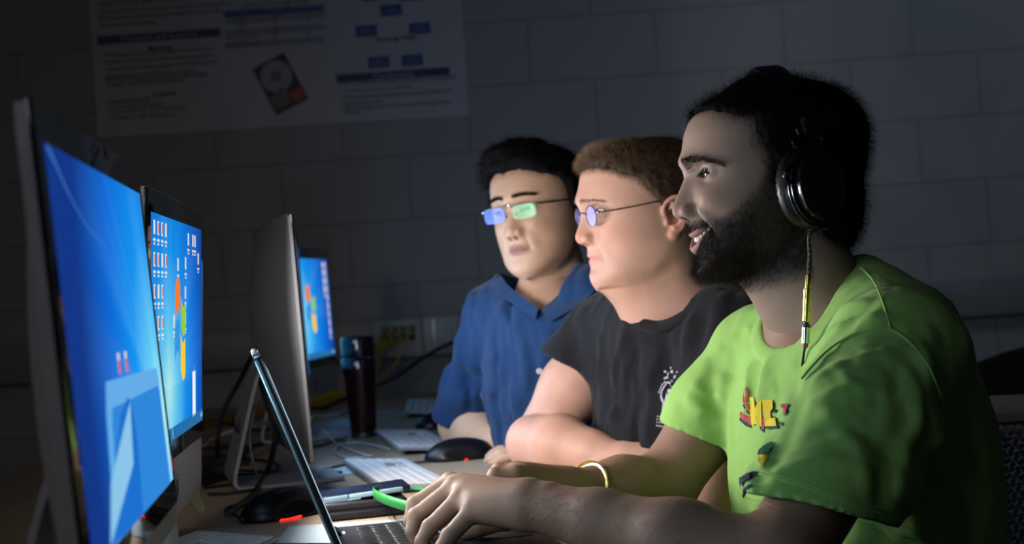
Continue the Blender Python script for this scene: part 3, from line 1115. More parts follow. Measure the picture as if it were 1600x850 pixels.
def mouse(label, c, ang, L=.118, W_=.064, H_=.038, red=True, cable=None):
    r = empty('computer_mouse', (c[0], c[1], TZ + .0005), ang, label, 'mouse')
    F = field_box((-.07, -.045, -.004), (.07, .045, .05), .0016)
    F.ell((-.012, 0, .004), (L * .50, W_ * .52, H_ - .004), .01)
    F.ell((.022, 0, .002), (L * .34, W_ * .44, H_ * .62), .03)
    F.ell((-.005, W_ * .62, .016), (L * .30, .010, .012), .008, 's'); F.ell((-.005, -W_ * .62, .016), (L * .30, .010, .012), .008, 's')
    F.plane((0, 0, .0015), (0, 0, -1), .002)
    F.fold([(.050, 0, .016), (.030, 0, .030), (.008, 0, .036)], .0010, .0012)
    F.fold([(.012, -.03, .028), (.010, 0, .036), (.012, .03, .028)], .0008, .0011)
    V, Q = F.mesh(); V = relax(V, Q, 2, .5)
    link('shell', quad_mesh('shell', V, Q), r, M_MOUSE)
    MB().lathe([(0, -.003), (.008, -.003), (.009, -.0015), (.009, .0015), (.008, .003), (0, .003)], 20, axis=(0, 1, 0), origin=(.030, 0, .0245)).build('scroll_wheel', M_RUBBER, r)
    if red: MB().box((.008 if L > .12 else -.01, W_ * .50, .0022), (.036 if L > .12 else .006, .006, .0034 if L > .12 else .002), .0012).build('sensor_glow', M_RED, r)
    return r


def mouse_at(label, p_front, p_back, **kw):
    """front and back places on the table"""
    a, b = np.array(p_front[:2]), np.array(p_back[:2])
    d = unit(a - b)
    return mouse(label, (a + b) / 2, math.atan2(d[1], d[0]), **kw)


mouse_at('black mouse beside the fair man\'s bare elbow', (-.178, 2.80), (-.062, 2.815))
mouse_at('black mouse glowing red beneath, left of the laptop lid', (-.405, 2.17), (-.305, 2.26), L=.125, W_=.068, H_=.041)
mouse_at('black mouse with a small red light before the farthest keyboard', (-.232, 3.46), (-.130, 3.50))

# ------------------------------------------------------------------ tumbler
tu = empty('travel_tumbler', (-.350, 3.385, TZ + .0005), 0, 'tall black travel tumbler with a dark metallic body', 'tumbler')
M_TUM = mat('dark maroon metal', (.060, .030, .032), rough=.18, metal=.85)
MB().lathe([(0, 0), (.026, 0), (.0275, .004), (.030, .05), (.0355, .135), (.0375, .150), (.0375, .156), (0, .156)], 48).build('body', M_TUM, tu)
MB().lathe([(0, .0), (.0279, 0), (.0283, .010), (.0268, .012), (0, .012)], 48).build('base_ring', M_DARK, tu)
MB().lathe([(.037, .150), (.0395, .152), (.0395, .172), (.037, .176), (.0385, .180), (.0385, .212), (.0355, .222), (.030, .2225), (.029, .217), (0, .217)], 48).build('lid', mat('glossy black lid', (.008, .008, .012), rough=.15, coat=.5), tu)

# ------------------------------------------------------------------ laptop
hn = at(519, 882, 1.60)
M_LAP = mat('black laptop shell', (.014, .014, .018), rough=.35)
M_LAPB = mat('dark laptop deck', (.012, .013, .017), rough=.42)
M_LKEY = mat('black laptop key', (.005, .005, .006), rough=.45)
lap = empty('laptop', (-.217, 1.765, TZ + .0005), math.radians(10.3), 'open black laptop under the bearded man\'s hands', 'laptop')
LW, LD, LT = .330, .235, .023
top_ = at(378, 558, 1.6)
lx = (top_[0] - hn[0]); lz = top_[2] - (TZ + LT)
lean = math.degrees(math.atan2(-(lx), lz))
mb = MB(); mb.prism([(0, -LW / 2), (LD - .010, -LW / 2), (LD, -LW / 2 + .010), (LD, LW / 2 - .010), (LD - .010, LW / 2), (0, LW / 2)], .002, LT, .003)
mb.build('base', M_LAPB, lap)
mb = MB(); mb.box((.030, -.10, .001), (.03, .02, .002)).box((.030, .10, .001), (.03, .02, .002)).box((.20, -.10, .001), (.03, .02, .002)).box((.20, .10, .001), (.03, .02, .002)); mb.build('rubber_feet', M_RUBBER, lap)
mb = MB()
for rr in range(6):
    for k in range(15):
        w = .0175
        if rr == 5 and 4 <= k <= 8: continue
        mb.box((.034 + rr * .0182, -LW / 2 + .034 + k * .0187, LT + .0012), (.0158, .0163, .0026), .0009, seg=1)
mb.box((.034 + 5 * .0182, -LW / 2 + .034 + 6 * .0187, LT + .0012), (.0158, .0187 * 5 - .0024, .0026), .0009, seg=1)
mb.build('keys', M_LKEY, lap)
mb = MB(); mb.box((.185, 0, LT + .0004), (.060, .095, .0010), .0003); mb.build('touchpad', M_LKEY, lap)
mb = MB(); mb.box((.010, LW / 2 - .055, LT + .0005), (.003, .012, .0012), .0004); mb.build('status_light', emis('white status light', (.8, .85, 1), 2.0), lap)
TL_ = Matrix.Translation((0.0, 0, LT - .004)) @ Matrix.Rotation(math.radians(-lean), 4, 'Y')
mb = MB(); mb.box((-.004, 0, .126), (.0070, LW, .246), .003); mb.xf(TL_); mb.build('lid', M_LAP, lap)
mb = MB(); mb.box((.0002, 0, .126), (.0022, LW - .004, .240), .0008); mb.xf(TL_); mb.build('screen_bezel', mat('dark bezel edge', (.008, .011, .013), rough=.35), lap)
mb = MB(); mb.box((-.0062, -LW / 2 - .0004, .126), (.0026, .0014, .240), .0004); mb.box((-.003, -LW / 2 + .05, .2495), (.007, .10, .002), .0004); mb.xf(TL_); mb.build('lid_edge', mat('pale metal edge', (.30, .42, .45), rough=.3, metal=.4), lap)
LAPS = emis('bright page on the laptop screen', (.55, .80, 1.0), 1.0)
mb = MB(); mb.box((.0016, 0, .130), (.0010, LW - .028, .200)); mb.xf(TL_); mb.build('screen', LAPS, lap, smooth=False)
mb = MB()
for y in (-.11, .11): mb.lathe([(0, -.022), (.006, -.022), (.006, .022), (0, .022)], 16, axis=(0, 1, 0), origin=(0.0, y, LT))
mb.build('hinge', M_LAP, lap)

# ------------------------------------------------------------------ wallet, phone case and lanyard beyond the laptop
sx, sy = -.236, 2.185
wl = empty('leather_wallet', (sx, sy, TZ + .0005), math.radians(12), 'black folded wallet under the phone case beyond the laptop', 'wallet')
mb = MB(); mb.box((0, 0, .0065), (.112, .085, .013), .005, seg=3); mb.build('lower_flap', mat('black leather', (.008, .008, .012), rough=.5, bump=[(220, .0004)]), wl)
mb = MB(); mb.box((.002, .002, .0190), (.116, .088, .012), .005, seg=3); mb.build('upper_flap', bpy.data.materials['black leather'], wl)
MB().box((.0, 0, .0128), (.106, .080, .0016), .0004).build('card_edges', mat('dark card edge', (.03, .03, .05), rough=.5), wl)
ph = empty('phone_case', (sx, sy + .0, TZ + .0262), math.radians(12), 'phone in a dark case with a pale edge, lying on the wallet', 'phone')
Mt = Matrix.Rotation(math.radians(-3), 4, 'Y')
mb = MB(); mb.box((0, .004, .0062), (.136, .074, .0105), .0045, seg=3); mb.xf(Mt); mb.build('case', mat('navy phone case', (.008, .014, .035), rough=.3), ph)
mb = MB(); mb.box((-.0385, -.0335, .0052), (.034, .004, .0085), .001).box((.018, -.0335, .0062), (.076, .004, .0065), .001).box((-.014, -.0335, .0020), (.020, .004, .0025), .0005); mb.xf(Mt); mb.build('pale_edge', mat('pale blue edge', (.35, .52, .60), rough=.35), ph)
M_LAN = mat('green woven ribbon', (.006, .22, .03), rough=.55, bump=[(1500, .0002)])
ln = empty('lanyard', (sx, sy, TZ + .04), 0, 'bright green ribbon lanyard looped over the phone case', 'lanyard')


def ribbon(pts, wid, name, m, parent, off, n=10):
    P = catmull(pts, n); Wd = catmull(wid, n)
    mb = MB(); b = mb.bm; rows = []
    for p, w in zip(P, Wd):
        w = np.array(w)
        rows.append([b.verts.new(p - w * .5 - off), b.verts.new(p + w * .5 - off)])
    for u, v in zip(rows[:-1], rows[1:]): b.faces.new((u[0], v[0], v[1], u[1]))
    o = mb.build(name, m, parent, angle=180)
    o.modifiers.new('thickness', 'SOLIDIFY').thickness = .0010
    return o


off = np.array([sx, sy, TZ + .04])
zv = (0, 0, .0125)
ribbon([at(545, 781, 2.30), at(565, 773, 2.26), at(586, 768, 2.24), at(609, 766, 2.22)], [(.002, .008, .003)] * 2 + [(.0, .004, .009), (0, .002, .012)], 'ribbon', M_LAN, ln, off)
ribbon([at(610, 764, 2.22), at(596, 765, 2.19), at(583, 769, 2.13), at(592, 776, 2.07), at(612, 784, 2.03), at(640, 792, 2.0), at(660, 797, 1.99)], [(0, .002, .0135)] * 3 + [(.001, .0, .0135)] * 4, 'ribbon', M_LAN, ln, off)
ribbon([at(612, 771, 2.24), at(630, 768, 2.24), at(650, 763, 2.22), at(668, 766, 2.18), at(690, 778, 2.12)], [(.001, .008, .004)] * 5, 'ribbon', M_LAN, ln, off)
mb = MB(); q = at(611, 763, 2.215) - off; mb.lathe([(.0085, -.0015), (.0095, 0), (.0085, .0015), (.0075, 0), (.0085, -.0015)], 24, axis=(1, .3, 0), origin=q); mb.build('metal_ring', mat('bronze ring', (.35, .2, .12), rough=.3, metal=.9), ln)
M_BLK = mat('black cord', (.008, .008, .009), rough=.5)
M_WHT = mat('white cord', (.45, .47, .50), rough=.45)
M_GRY = mat('grey cord', (.38, .39, .42), rough=.45)

# ------------------------------------------------------------------ sheets of paper on the table
M_SHEET = mat('pale blue-white paper', (.45, .55, .60), rough=.6)


def sheet(label, corners, z=.0010, m=M_SHEET):
    P = [np.array(c) for c in corners]
    c0 = sum(P) / len(P)
    mb = MB(); mb.prism([tuple((p - c0)[:2]) for p in P], 0, .0006)
    o = mb.build('paper_sheet', m, smooth=False); o.location = (c0[0], c0[1], TZ + z)
    return tag(o, label, 'paper')


def tb_(px, py, z=TZ):
    k = FW + (px - 800) / 2400 * RT + (425 - py) / 2400 * UP
    return CAM + k * ((z - 1.05) / k[2])


sheet('pale sheet of paper under the laptop and its lid', [tb_(430, 850), tb_(452, 824), tb_(640, 812), tb_(640, 850)])
sheet('pale sheet under the black mouse cable beyond the warm-lit keyboard', [tb_(468, 748), tb_(500, 730), tb_(636, 722), tb_(630, 733), tb_(545, 742)])
sheet('small blue sheet beside the white cord under the tumbler', [tb_(505, 668), tb_(530, 655), tb_(585, 658), tb_(582, 668)])
sheet('grey sheet behind the mouse that glows red', [tb_(430, 760), tb_(500, 748), tb_(520, 770), tb_(455, 782)], m=mat('grey paper', (.22, .23, .28), rough=.6))

# ------------------------------------------------------------------ cords on the table
def cord(label, pts, r=.0028, m=M_BLK, name='power_cable', n=8, cat='cable'):
    P = [np.array(p, float) for p in catmull(pts, n)]
    for p in P:
        p[2] = max(p[2], TZ + r + .0004)
    o = MB().tube(P, r, 8).build(name, m)
    return tag(o, label, cat)


def g(px, py, z=.004): return tb_(px, py, TZ + z)


cord('black mouse cord running left from the mouse by the bare elbow', [g(668, 721), g(640, 723), g(600, 721), g(560, 722), g(520, 730), g(470, 738), g(420, 738), g(370, 735), g(330, 744)], .0022, name='mouse_cable')
cord('black cord passing beside the warm-lit keyboard towards the grey-backed computer', [g(534, 738), g(500, 738), g(450, 742), g(400, 752), g(350, 758), g(318, 762)], .0026)
cord('white cord looped beside the grey-backed computer', [g(492, 671, .012), g(505, 672, .03), g(522, 690, .006), g(545, 702), g(575, 712), g(580, 712), g(555, 716), g(532, 712), g(524, 704), g(535, 694), g(560, 692), g(590, 697), g(608, 702)], .0022, M_WHT, 'white_cable')
cord('thick black cord rising from the tumbler to the wall outlet', [wx(722, 534, WY - .07), wx(700, 538, WY - .12), wx(660, 560, WY - .20), wx(620, 588, WY - .28), wx(585, 604, 4.25), wx(540, 622, 4.0), g(500, 640), g(455, 648), g(420, 660)], .0062)
cord('grey cord arching out from the second computer', [g(300, 735), g(318, 700, .03), g(345, 680, .06), g(385, 668, .07), g(425, 660, .05), g(450, 668)], .0042, M_GRY, 'grey_cable')
cord('white cord hanging down behind the grey-backed computer', [at(398, 640, 2.62), at(390, 680, 2.62), at(395, 720, 2.62), g(405, 748), g(420, 760), g(445, 752), g(470, 750), g(500, 752)], .0022, M_WHT, 'white_cable')
cord('black cord bundle draped from the clip of the grey-backed computer to the table', [at(410, 532, 2.80), at(392, 560, 2.82), at(372, 600, 2.85), at(350, 640, 2.85), at(340, 690, 2.83), g(345, 735), g(370, 745)], .0045)
cord('thin black cord dropping beside the stand of the grey-backed computer', [at(412, 530, 2.72), at(428, 570, 2.68), at(434, 640, 2.66), at(428, 700, 2.64), g(415, 745), g(395, 775), g(365, 797), g(355, 805)], .0052)
for i, (lab, pts, r) in enumerate((
    ('coiled black cord left of the grey-backed computer, outer loop', [g(330, 735), g(345, 722), g(385, 718), g(425, 722), g(436, 732), g(410, 740), g(370, 742), g(345, 738), g(350, 728), g(390, 724)], .0030),
    ('black cord lying across the table behind the second computer', [g(312, 700), g(340, 706), g(380, 700), g(420, 690), g(450, 684)], .0036),
    ('black cord crossing the table in front of the black power brick', [g(320, 658), g(360, 662), g(400, 672), g(440, 668), g(455, 676)], .0034),
    ('thin black cord curling in front of the glowing mouse', [g(380, 812, .012), g(362, 802), g(352, 800), g(358, 792), g(380, 790), g(410, 786)], .0022),
    ('black cord behind the foot of the grey-backed computer', [g(470, 740), g(440, 748), g(400, 764), g(360, 770), g(325, 772)], .0026),
    ('black cord lying between the tumbler and the wall', [g(470, 700), g(500, 696), g(520, 690), g(540, 688)], .0030),
)):
    cord(lab, pts, r)
cord('orange yellow cord crossing the dark end of the table', [g(316, 706), g(345, 690), g(375, 672, .02), g(395, 650, .05), g(408, 620, .10)], .0024, M_YEL, 'yellow_cable')
cord('yellow cord lying beside the tumbler at the back of the table', [g(478, 665), g(500, 648), g(530, 636), g(560, 628), g(600, 622)], .0028, M_YEL, 'yellow_cable')
cord('thin white cord lying behind the tumbler on the table', [g(478, 648), g(510, 636), g(545, 642), g(600, 646), g(635, 650)], .0020, M_WHT, 'white_cable')
pb = empty('power_brick', (-.62, 3.05, TZ + .0005), .4, 'black power brick among the cords behind the grey-backed computer', 'power adapter')
MB().box((0, 0, .016), (.13, .06, .032), .008).build('housing', M_DARK, pb)
MB().lathe([(0, 0), (.006, 0), (.004, .02), (0, .02)], 14, axis=(1, 0, 0), origin=(.065, 0, .016)).build('strain_relief', M_RUBBER, pb)
ps = empty('power_strip', (-.60, 2.62, TZ + .0005), 1.2, 'black power strip on the table behind the stand of the grey-backed computer', 'power strip')
MB().box((0, 0, .018), (.30, .055, .036), .007).build('housing', M_DARK, ps)
for k in range(5): MB().box((-.11 + k * .05, 0, .0365), (.032, .034, .002), .001).build('socket', M_RUBBER, ps)
cl = at(409, 530, 2.78)
tag(MB().tube([cl + (-.012, 0, 0), cl + (0, -.01, .008), cl + (.016, 0, 0)], .0035, 8).build('cable_tie', M_YEL), 'yellow tie holding black cords behind the grey-backed computer', 'cable tie')

# ------------------------------------------------------------------ chairs
M_CHB = mat('black chair plastic', (.008, .008, .009), rough=.45)
M_CHG = mat('grey perforated chair back', (.36, .36, .40), rough=.5)


def tri_hole(cx, cz, s, a0):
    """three-armed hole outline"""
    pts = []
    for k in range(3):
        a = a0 + k * 2 * math.pi / 3
        ca, sa = math.cos(a), math.sin(a)
        w = .30 * s
        tip = 1.05 * s
        for (u, v) in ((.34 * s, -w * .62), (tip, -w * .85), (tip, w * .85), (.34 * s, w * .62)):
            pts.append((cx + u * ca - v * sa, cz + u * sa + v * ca))
    return pts


def chair(loc, rz, label, detail=True, dup=None):
    """backrest face looks along local -y; seat in front of it"""
    r = empty('office_chair', loc, rz, label, 'chair')
    W_, z0, z1 = .46, .50, .800
    cu = bpy.data.curves.new('back', 'CURVE'); cu.dimensions = '2D'; cu.fill_mode = 'BOTH'; cu.extrude = .004
    def spline(pts):
        sp = cu.splines.new('POLY'); sp.points.add(len(pts) - 1)
        for p, q in zip(sp.points, pts): p.co = (q[0], q[1], 0, 1)
        sp.use_cyclic_u = True
    o = []
    for i in range(9): o.append((-W_ / 2 + .05 * (1 - math.cos(math.pi / 2 * i / 8)) * 1, z1 - .03 + .03 * math.sin(math.pi / 2 * i / 8)))
    spline([(-W_ / 2 + .02, z0), (W_ / 2 - .02, z0), (W_ / 2, z1 - .03), (W_ / 2 - .03, z1), (-W_ / 2 + .03, z1), (-W_ / 2, z1 - .03)])
    if detail:
        px_, pz_ = .0150, .0132
        nr = int((z1 - .055 - z0 - .02) / pz_)
        for i in range(nr):
            for j in range(int((W_ - .04) / px_)):
                x = -W_ / 2 + .026 + j * px_ + (px_ / 2 if i % 2 else 0)
                z = z1 - .056 - i * pz_
                if abs(x) > W_ / 2 - .02: continue
                spline(tri_hole(x, z, .0066 if i > 1 else .0054, math.pi / 2 + (math.pi if (i + j) % 2 else 0) + .25))
    co = bpy.data.objects.new('c', cu); COL.objects.link(co)
    me = bpy.data.meshes.new_from_object(co.evaluated_get(bpy.context.evaluated_depsgraph_get()))
    bpy.data.objects.remove(co)
    V = np.empty(len(me.vertices) * 3, np.float32); me.vertices.foreach_get('co', V); V = V.reshape(-1, 3)
    N_ = np.stack([V[:, 0], V[:, 2] + .035 * 0 - .25 * V[:, 0] ** 2 * 1.6 + .10 * (V[:, 1] - z0), V[:, 1]], 1)
    me.vertices.foreach_set('co', N_.astype(np.float32).ravel()); me.update()
    me.name = 'back_shell'
    link('back_shell', me, r, M_CHG)
    yb = lambda x, z: -.40 * x * x + .10 * (z - z0)
    pts = [(x, yb(x, z1) , z1 + .088 - 1.35 * x * x) for x in np.linspace(-W_ / 2 - .006, W_ / 2 + .006, 15)]
    mb = MB(); b = mb.bm; rows = []
    for x, y, z in pts:
        zl = z1 - .004
        rows.append([b.verts.new(v) for v in ((x, y - .012, zl), (x, y - .012, z - .004), (x, y, z), (x, y + .014, z - .004), (x, y + .014, zl))])
    for u, v in zip(rows[:-1], rows[1:]):
        for k in range(5): b.faces.new((u[k], v[k], v[(k + 1) % 5], u[(k + 1) % 5]))
    b.faces.new(rows[0]); b.faces.new(list(reversed(rows[-1])))
    bmesh.ops.recalc_face_normals(b, faces=b.faces)
    mb.build('top_rail', M_CHB, r)
    mb = MB(); mb.box((0, -.25, .455), (.47, .45, .05), .022, seg=4); mb.build('seat', M_CHB, r)
    mb = MB(); mb.tube(catmull([(0, -.10, .40), (0, .05, .42), (0, .075, .50), (0, .05, .62)], 6), .020, 10); mb.build('back_support', M_CHB, r)
    mb = MB(); mb.lathe([(0, .08), (.028, .08), (.028, .25), (.018, .25), (.018, .432), (0, .432)], 20, origin=(0, -.25, 0)); mb.build('gas_lift', M_STEEL, r)
    for k in range(5):
        a = 2 * math.pi * k / 5 + .3
        e_ = (.28 * math.cos(a), -.25 + .28 * math.sin(a), .065)
        mb = MB(); mb.tube([(0, -.25, .10), ((e_[0]) * .5, -.25 + (e_[1] + .25) * .5, .085), e_], [.020, .017, .012], 8); lg = mb.build('base_arm', M_CHB, r)
        mb = MB(); mb.lathe([(0, -.010), (.024, -.010), (.0275, -.004), (.0275, .004), (.024, .010), (0, .010)], 18, axis=(-math.sin(a), math.cos(a), 0), origin=(e_[0], e_[1], .0278)); mb.build('caster', M_RUBBER, lg)
    return r
# ------------------------------------------------------------------ heads
def smooth_tab(zs, vs, Z):
    """cubic interpolation of a table, sampled at Z"""
    zs = np.asarray(zs, float); vs = np.asarray(vs, float)
    m = np.gradient(vs, zs)
    # limit overshoot
    d = np.diff(vs) / np.diff(zs)
    for i in range(len(vs)):
        lo = d[max(i - 1, 0)]; hi = d[min(i, len(d) - 1)]
        if lo * hi <= 0 and 0 < i < len(vs) - 1: m[i] = 0
        else:
            lim = 3 * min(abs(lo), abs(hi))
            m[i] = math.copysign(min(abs(m[i]), lim), m[i]) if lim > 0 else 0
    Zc = np.clip(Z, zs[0], zs[-1])
    i = np.clip(np.searchsorted(zs, Zc, side='right') - 1, 0, len(zs) - 2)
    h = zs[i + 1] - zs[i]; t = (Zc - zs[i]) / h
    return ((2 * t**3 - 3 * t**2 + 1) * vs[i] + (t**3 - 2 * t**2 + t) * h * m[i] + (-2 * t**3 + 3 * t**2) * vs[i + 1] + (t**3 - t**2) * h * m[i + 1])


def axis(lo, hi, coarse, fine=()):
    out = [lo]
    while out[-1] < hi:
        st = coarse
        for a, b, s in fine:
            if a <= out[-1] < b: st = s
        out.append(out[-1] + st)
    return np.array(out)


ZT = [-.128, -.124, -.117, -.108, -.095, -.075, -.05, -.025, 0, .025, .05, .075, .095, .109, .117, .121]
WT = [.0, .017, .029, .040, .051, .0585, .064, .0685, .0725, .0755, .0765, .0720, .0605, .043, .026, .0]
XB = [.050, .035, .022, .010, -.002, -.018, -.045, -.080, -.094, -.100, -.100, -.090, -.074, -.052, -.034, -.012]
XC = [.060, .055, .045, .036, .024, .012, .004, -.002, -.004, -.006, -.008, -.010, -.012, -.012, -.012, -.012]


class Head:
    def __init__(self, H):
        self.H = H
        dz = H.get('chin', 0.0)
        zt = np.array(ZT); zt = np.where(zt < -.05, zt + (zt + .05) / -.078 * -dz, zt)
        self.zt = zt
        self.WT = np.array(WT) * np.interp(zt, [-.13, -.09, -.05, 0, .05, .12], H.get('wid', [1] * 6))
        xf = H['front']
        self.xf = ([p[0] for p in xf], [p[1] for p in xf])
        mid = H['mid']
        self.mid = ([p[0] for p in mid], [p[1] for p in mid])

    def lift(self, z):
        k = self.H.get('crown', 1.0)
        return np.where(z > .03, .03 + (z - .03) * k, z)

    def base(self, P, grow=0.0, feat=None, gz=None):
        X, Y, Z = P
        z = np.asarray(Z).ravel()
        z = self.lift(z)
        W = smooth_tab(self.zt, self.WT, z)[None, None, :]
        xf = smooth_tab(*self.xf, z)[None, None, :]
        xb = smooth_tab(self.zt, XB, z)[None, None, :] * self.H.get('back', 1.0)
        xc = smooth_tab(self.zt, XC, z)[None, None, :]
        W = np.maximum(W, .002) + grow
        dx = X - xc
        if feat is not None:
            s = np.clip((X - 0.0) / .05, 0, 1); s = s * s * (3 - 2 * s)
            dx = dx - feat * s
        Df = np.maximum(xf - xc, .004) + grow; Db = np.maximum(xc - xb, .004) + grow
        D = np.where(dx > 0, Df, Db)
        p = 2.25
        r = (np.abs(Y / W) ** p + np.abs(dx / D) ** p + 1e-9) ** (1 / p)
        d = (r - 1) * np.minimum(W, .5 * (Df + Db))
        zz = np.asarray(z)[None, None, :]
        d = np.maximum(d, np.maximum(self.lift(zz) - .1215, self.zt[0] - .001 - zz))
        return d.astype(np.float32)

    def feats(self, y, z):
        H = self.H
        y, z = np.broadcast_arrays(np.asarray(y, float), np.asarray(z, float))
        a = np.abs(y)
        zl = self.lift(z)
        mid = smooth_tab(*self.mid, zl.ravel()).reshape(z.shape); bs = smooth_tab(*self.xf, zl.ravel()).reshape(z.shape)
        sg = np.interp(z, [-.13, -.105, -.09, -.075, -.056, -.047, -.036, -.02, 0, .015, .03], H.get('nose_w', [.024, .022, .022, .026, .019, .0165, .0135, .0105, .0095, .016, .03]))
        f = (mid - bs) * np.exp(-(a / sg) ** 2.2)
        g = lambda A, yc, zc, sy, sz: A * np.exp(-((a - yc) / sy) ** 2 - ((z - zc) / sz) ** 2)
        f = f + g(H.get('brow', .004), .024, .019, .020, .008)
        f = f + g(-H.get('socket', .010), .031, .001, .0145, .0125)
        f = f + g(H.get('cheek', .004), .042, -.030, .018, .016)
        f = f + g(-.003, .046, -.066, .014, .020)
        f = f + g(H.get('temple', -.003), .062, .03, .02, .03)
        # nasolabial fold
        fl = H.get('fold', .0015)
        t = np.clip((-.040 - z) / .042, 0, 1)
        yl = .019 + (H.get('corner', .026) + .008 - .019) * t
        f = f - fl * np.exp(-((a - yl) / .0035) ** 2) * np.exp(-((z + .058) / .02) ** 4)
        f = f + fl * 1.3 * np.exp(-((a - yl - .009) / .007) ** 2) * np.exp(-((z + .054) / .016) ** 4)
        # lips
        cw = H.get('corner', .026); zm = H['mouth']; curve = H.get('smile', 0.0)
        q = np.clip(a / cw, 0, 1)
        zc = zm + curve * q ** 2
        tp = np.clip(1 - q ** 2.5, 0, 1)
        gap = H.get('gap', 0.0) * tp
        lu, ll = H.get('lip_u', .004), H.get('lip_l', .005)
        f = f + lu * tp * np.exp(-((z - (zc + gap / 2 + .0042)) / .0042) ** 2)
        f = f + ll * tp * np.exp(-((z - (zc - gap / 2 - .0055)) / .0055) ** 2)
        f = f - .0035 * np.clip(1 - q ** 4, 0, 1) * np.exp(-((z - zc) / .0016) ** 2)
        f = f - g(.0035, cw + .002, float(zm + curve), .005, .005)
        f = f - .0012 * np.exp(-(a / .0035) ** 2) * np.exp(-((z - (zm + .015)) / .006) ** 2)
        return f

    def build(self, neck=(), extra=None, lo=(-.150, -.105, -.24), hi=(.130, .105, .128)):
        H = self.H
        F = Field(axis(lo[0], hi[0], .003, [(.03, .2, .0016)]), axis(lo[1], hi[1], .0026, [(-.05, .05, .0016)]), axis(lo[2], hi[2], .003, [(-.128, .035, .0016)]))
        P = (F.x[:, None, None], F.y[None, :, None], F.z[None, None, :])
        ft = self.feats(F.y[:, None] * np.ones_like(F.z)[None, :], F.z[None, :] * np.ones_like(F.y)[:, None])[None]
        F.F[:] = self.base(P, feat=ft)
        F.F = np.minimum(F.F, .5)
        for (a, b, ra, rb, k) in neck:
            F.cone(a, b, ra, rb, k)
        xn, zn = H['nose']
        for s in (-1, 1):
            F.ell((xn - .0165, s * .0125, zn - .001), (.0105, .0065, .0075), .006)
            F.ell((xn - .014, s * .0068, zn - .0105), (.0075, .0032, .0045), .003, 's')
            # eyelids, with the eye opening cut through
            ex, ey, ez = H['eye']
            F.ell((ex, s * ey, ez), (.0133, .0150, .0125), .006)
            sl, (X, Y, Z) = F.win((ex, s * ey - .02, ez - .02), (ex + .03, s * ey + .02, ez + .02))
            yy = (Y * s - ey) / .0142
            ou, ol = H.get('open', (.0048, .0042))
            c = np.clip(1 - yy ** 2, -1, 1)
            sk = H.get('cant', .0015) * yy
            op = np.maximum(Z - (ez + sk + ou * c), (ez + sk - ol * c) - Z)
            op = np.maximum(op, np.abs(yy) * .0142 - .0138)
            rr = np.sqrt((X - ex) ** 2 + (Y - s * ey) ** 2 + (Z - ez) ** 2)
            F.comb(sl, np.maximum(op, .0095 - rr), .0012, 's')
            # crease of the upper lid
            F.fold([(ex + .0115, s * (ey - .011), ez + ou + .0015), (ex + .0135, s * ey, ez + ou + .0045), (ex + .009, s * (ey + .013), ez + ou + .0005)], .0011, .0016)
        if H.get('gap'):
            zm, cw, cv, gp = H['mouth'], H['corner'], H.get('smile', 0), H['gap']
            sl, (X, Y, Z) = F.win((.05, -cw, zm - .02), (.13, cw, zm + .025))
            q = np.clip(np.abs(Y) / cw, 0, 1)
            zc = zm + cv * q ** 2
            hgap = gp / 2 * np.clip(1 - q ** 2.2, 0, 1) + .0003
            op = np.maximum(np.abs(Z - zc) - hgap, .072 - 0.25 * np.abs(Y) - X)
            F.comb(sl, op, .002, 's')
        if H.get('ears', True):
            for s in (-1, 1):
                cx, cz = H.get('ear', (-.018, -.014)); y0 = H.get('ear_y', .071); es = H.get('ear_s', 1.0)
                E = lambda u, w, out: (cx + u * es, s * (y0 + out), cz + w * es)
                hp = [(.008, -.003, .004), (.012, .010, .007), (.009, .022, .012), (-.001, .0295, .017), (-.012, .028, .020), (-.0205, .017, .022), (-.0215, .003, .021), (-.017, -.011, .017), (-.010, -.021, .012)]
                hp = catmull(hp, 4)
                F.ell(E(-.010, .003, .003), (.016, .012, .026), .006)
                F.ell(E(-.008, .003, .009), (.017, .007, .027), .004, R=[(1, s * .55, 0), (-s * .48, .87, 0), (0, 0, 1)])
                F.ell(E(-.003, -.001, .013), (.0105, .0085, .014), .003, 's')
                F.ell(E(-.009, .012, .0215), (.0035, .0045, .010), .003, 's')
                F.chain([E(*q) for q in hp], [.0030] * len(hp), .0025)
                ah = catmull([(-.001, .020, .015), (-.010, .014, .0175), (-.0135, .002, .018), (-.010, -.010, .015), (-.002, -.016, .010)], 3)
                F.chain([E(*q) for q in ah], [.0026] * len(ah), .003)
                F.ell(E(-.002, -.026, .008), (.0085, .0045, .0085), .005)
                F.ell(E(.008, -.008, .006), (.004, .0045, .006), .003)
        if extra: extra(F)
        V, Q = F.mesh()
        V = relax(V, Q, 1, .35)
        return V, Q

    def skin_colors(self, V, tone, lips, red=.12, stubble=None):
        H = self.H
        x, y, z = V.T
        a = np.abs(y)
        C = np.ones((len(V), 3)) * np.array(tone)
        zm, cw, cv, gp = H['mouth'], H.get('corner', .026), H.get('smile', 0), H.get('gap', 0)
        q = np.clip(a / cw, 0, 1)
        zc = zm + cv * q ** 2
        tp = np.clip(1 - q ** 3, 0, 1)
        up = zc + (gp / 2 + .0072 - .002 * np.exp(-(a / .003) ** 2)) * tp
        dn = zc - (gp / 2 + .0095) * tp
        m = 1 / (1 + np.exp(-(np.minimum(up - z, z - dn)) / .0009)) * (x > .06) * (a < cw)
        rd = np.exp(-((x - H['nose'][0]) / .018) ** 2 - (a / .016) ** 2 - ((z - H['nose'][1]) / .014) ** 2) + .7 * np.exp(-((a - .045) / .018) ** 2 - ((z + .035) / .018) ** 2) * (x > .03)
        rd = rd + 1.0 * (a > .078) * np.exp(-((x + .02) / .03) ** 2)
        rd = np.clip(rd, 0, 1)[:, None] * red
        C = C * (1 + rd * np.array([.5, -.9, -.8]))
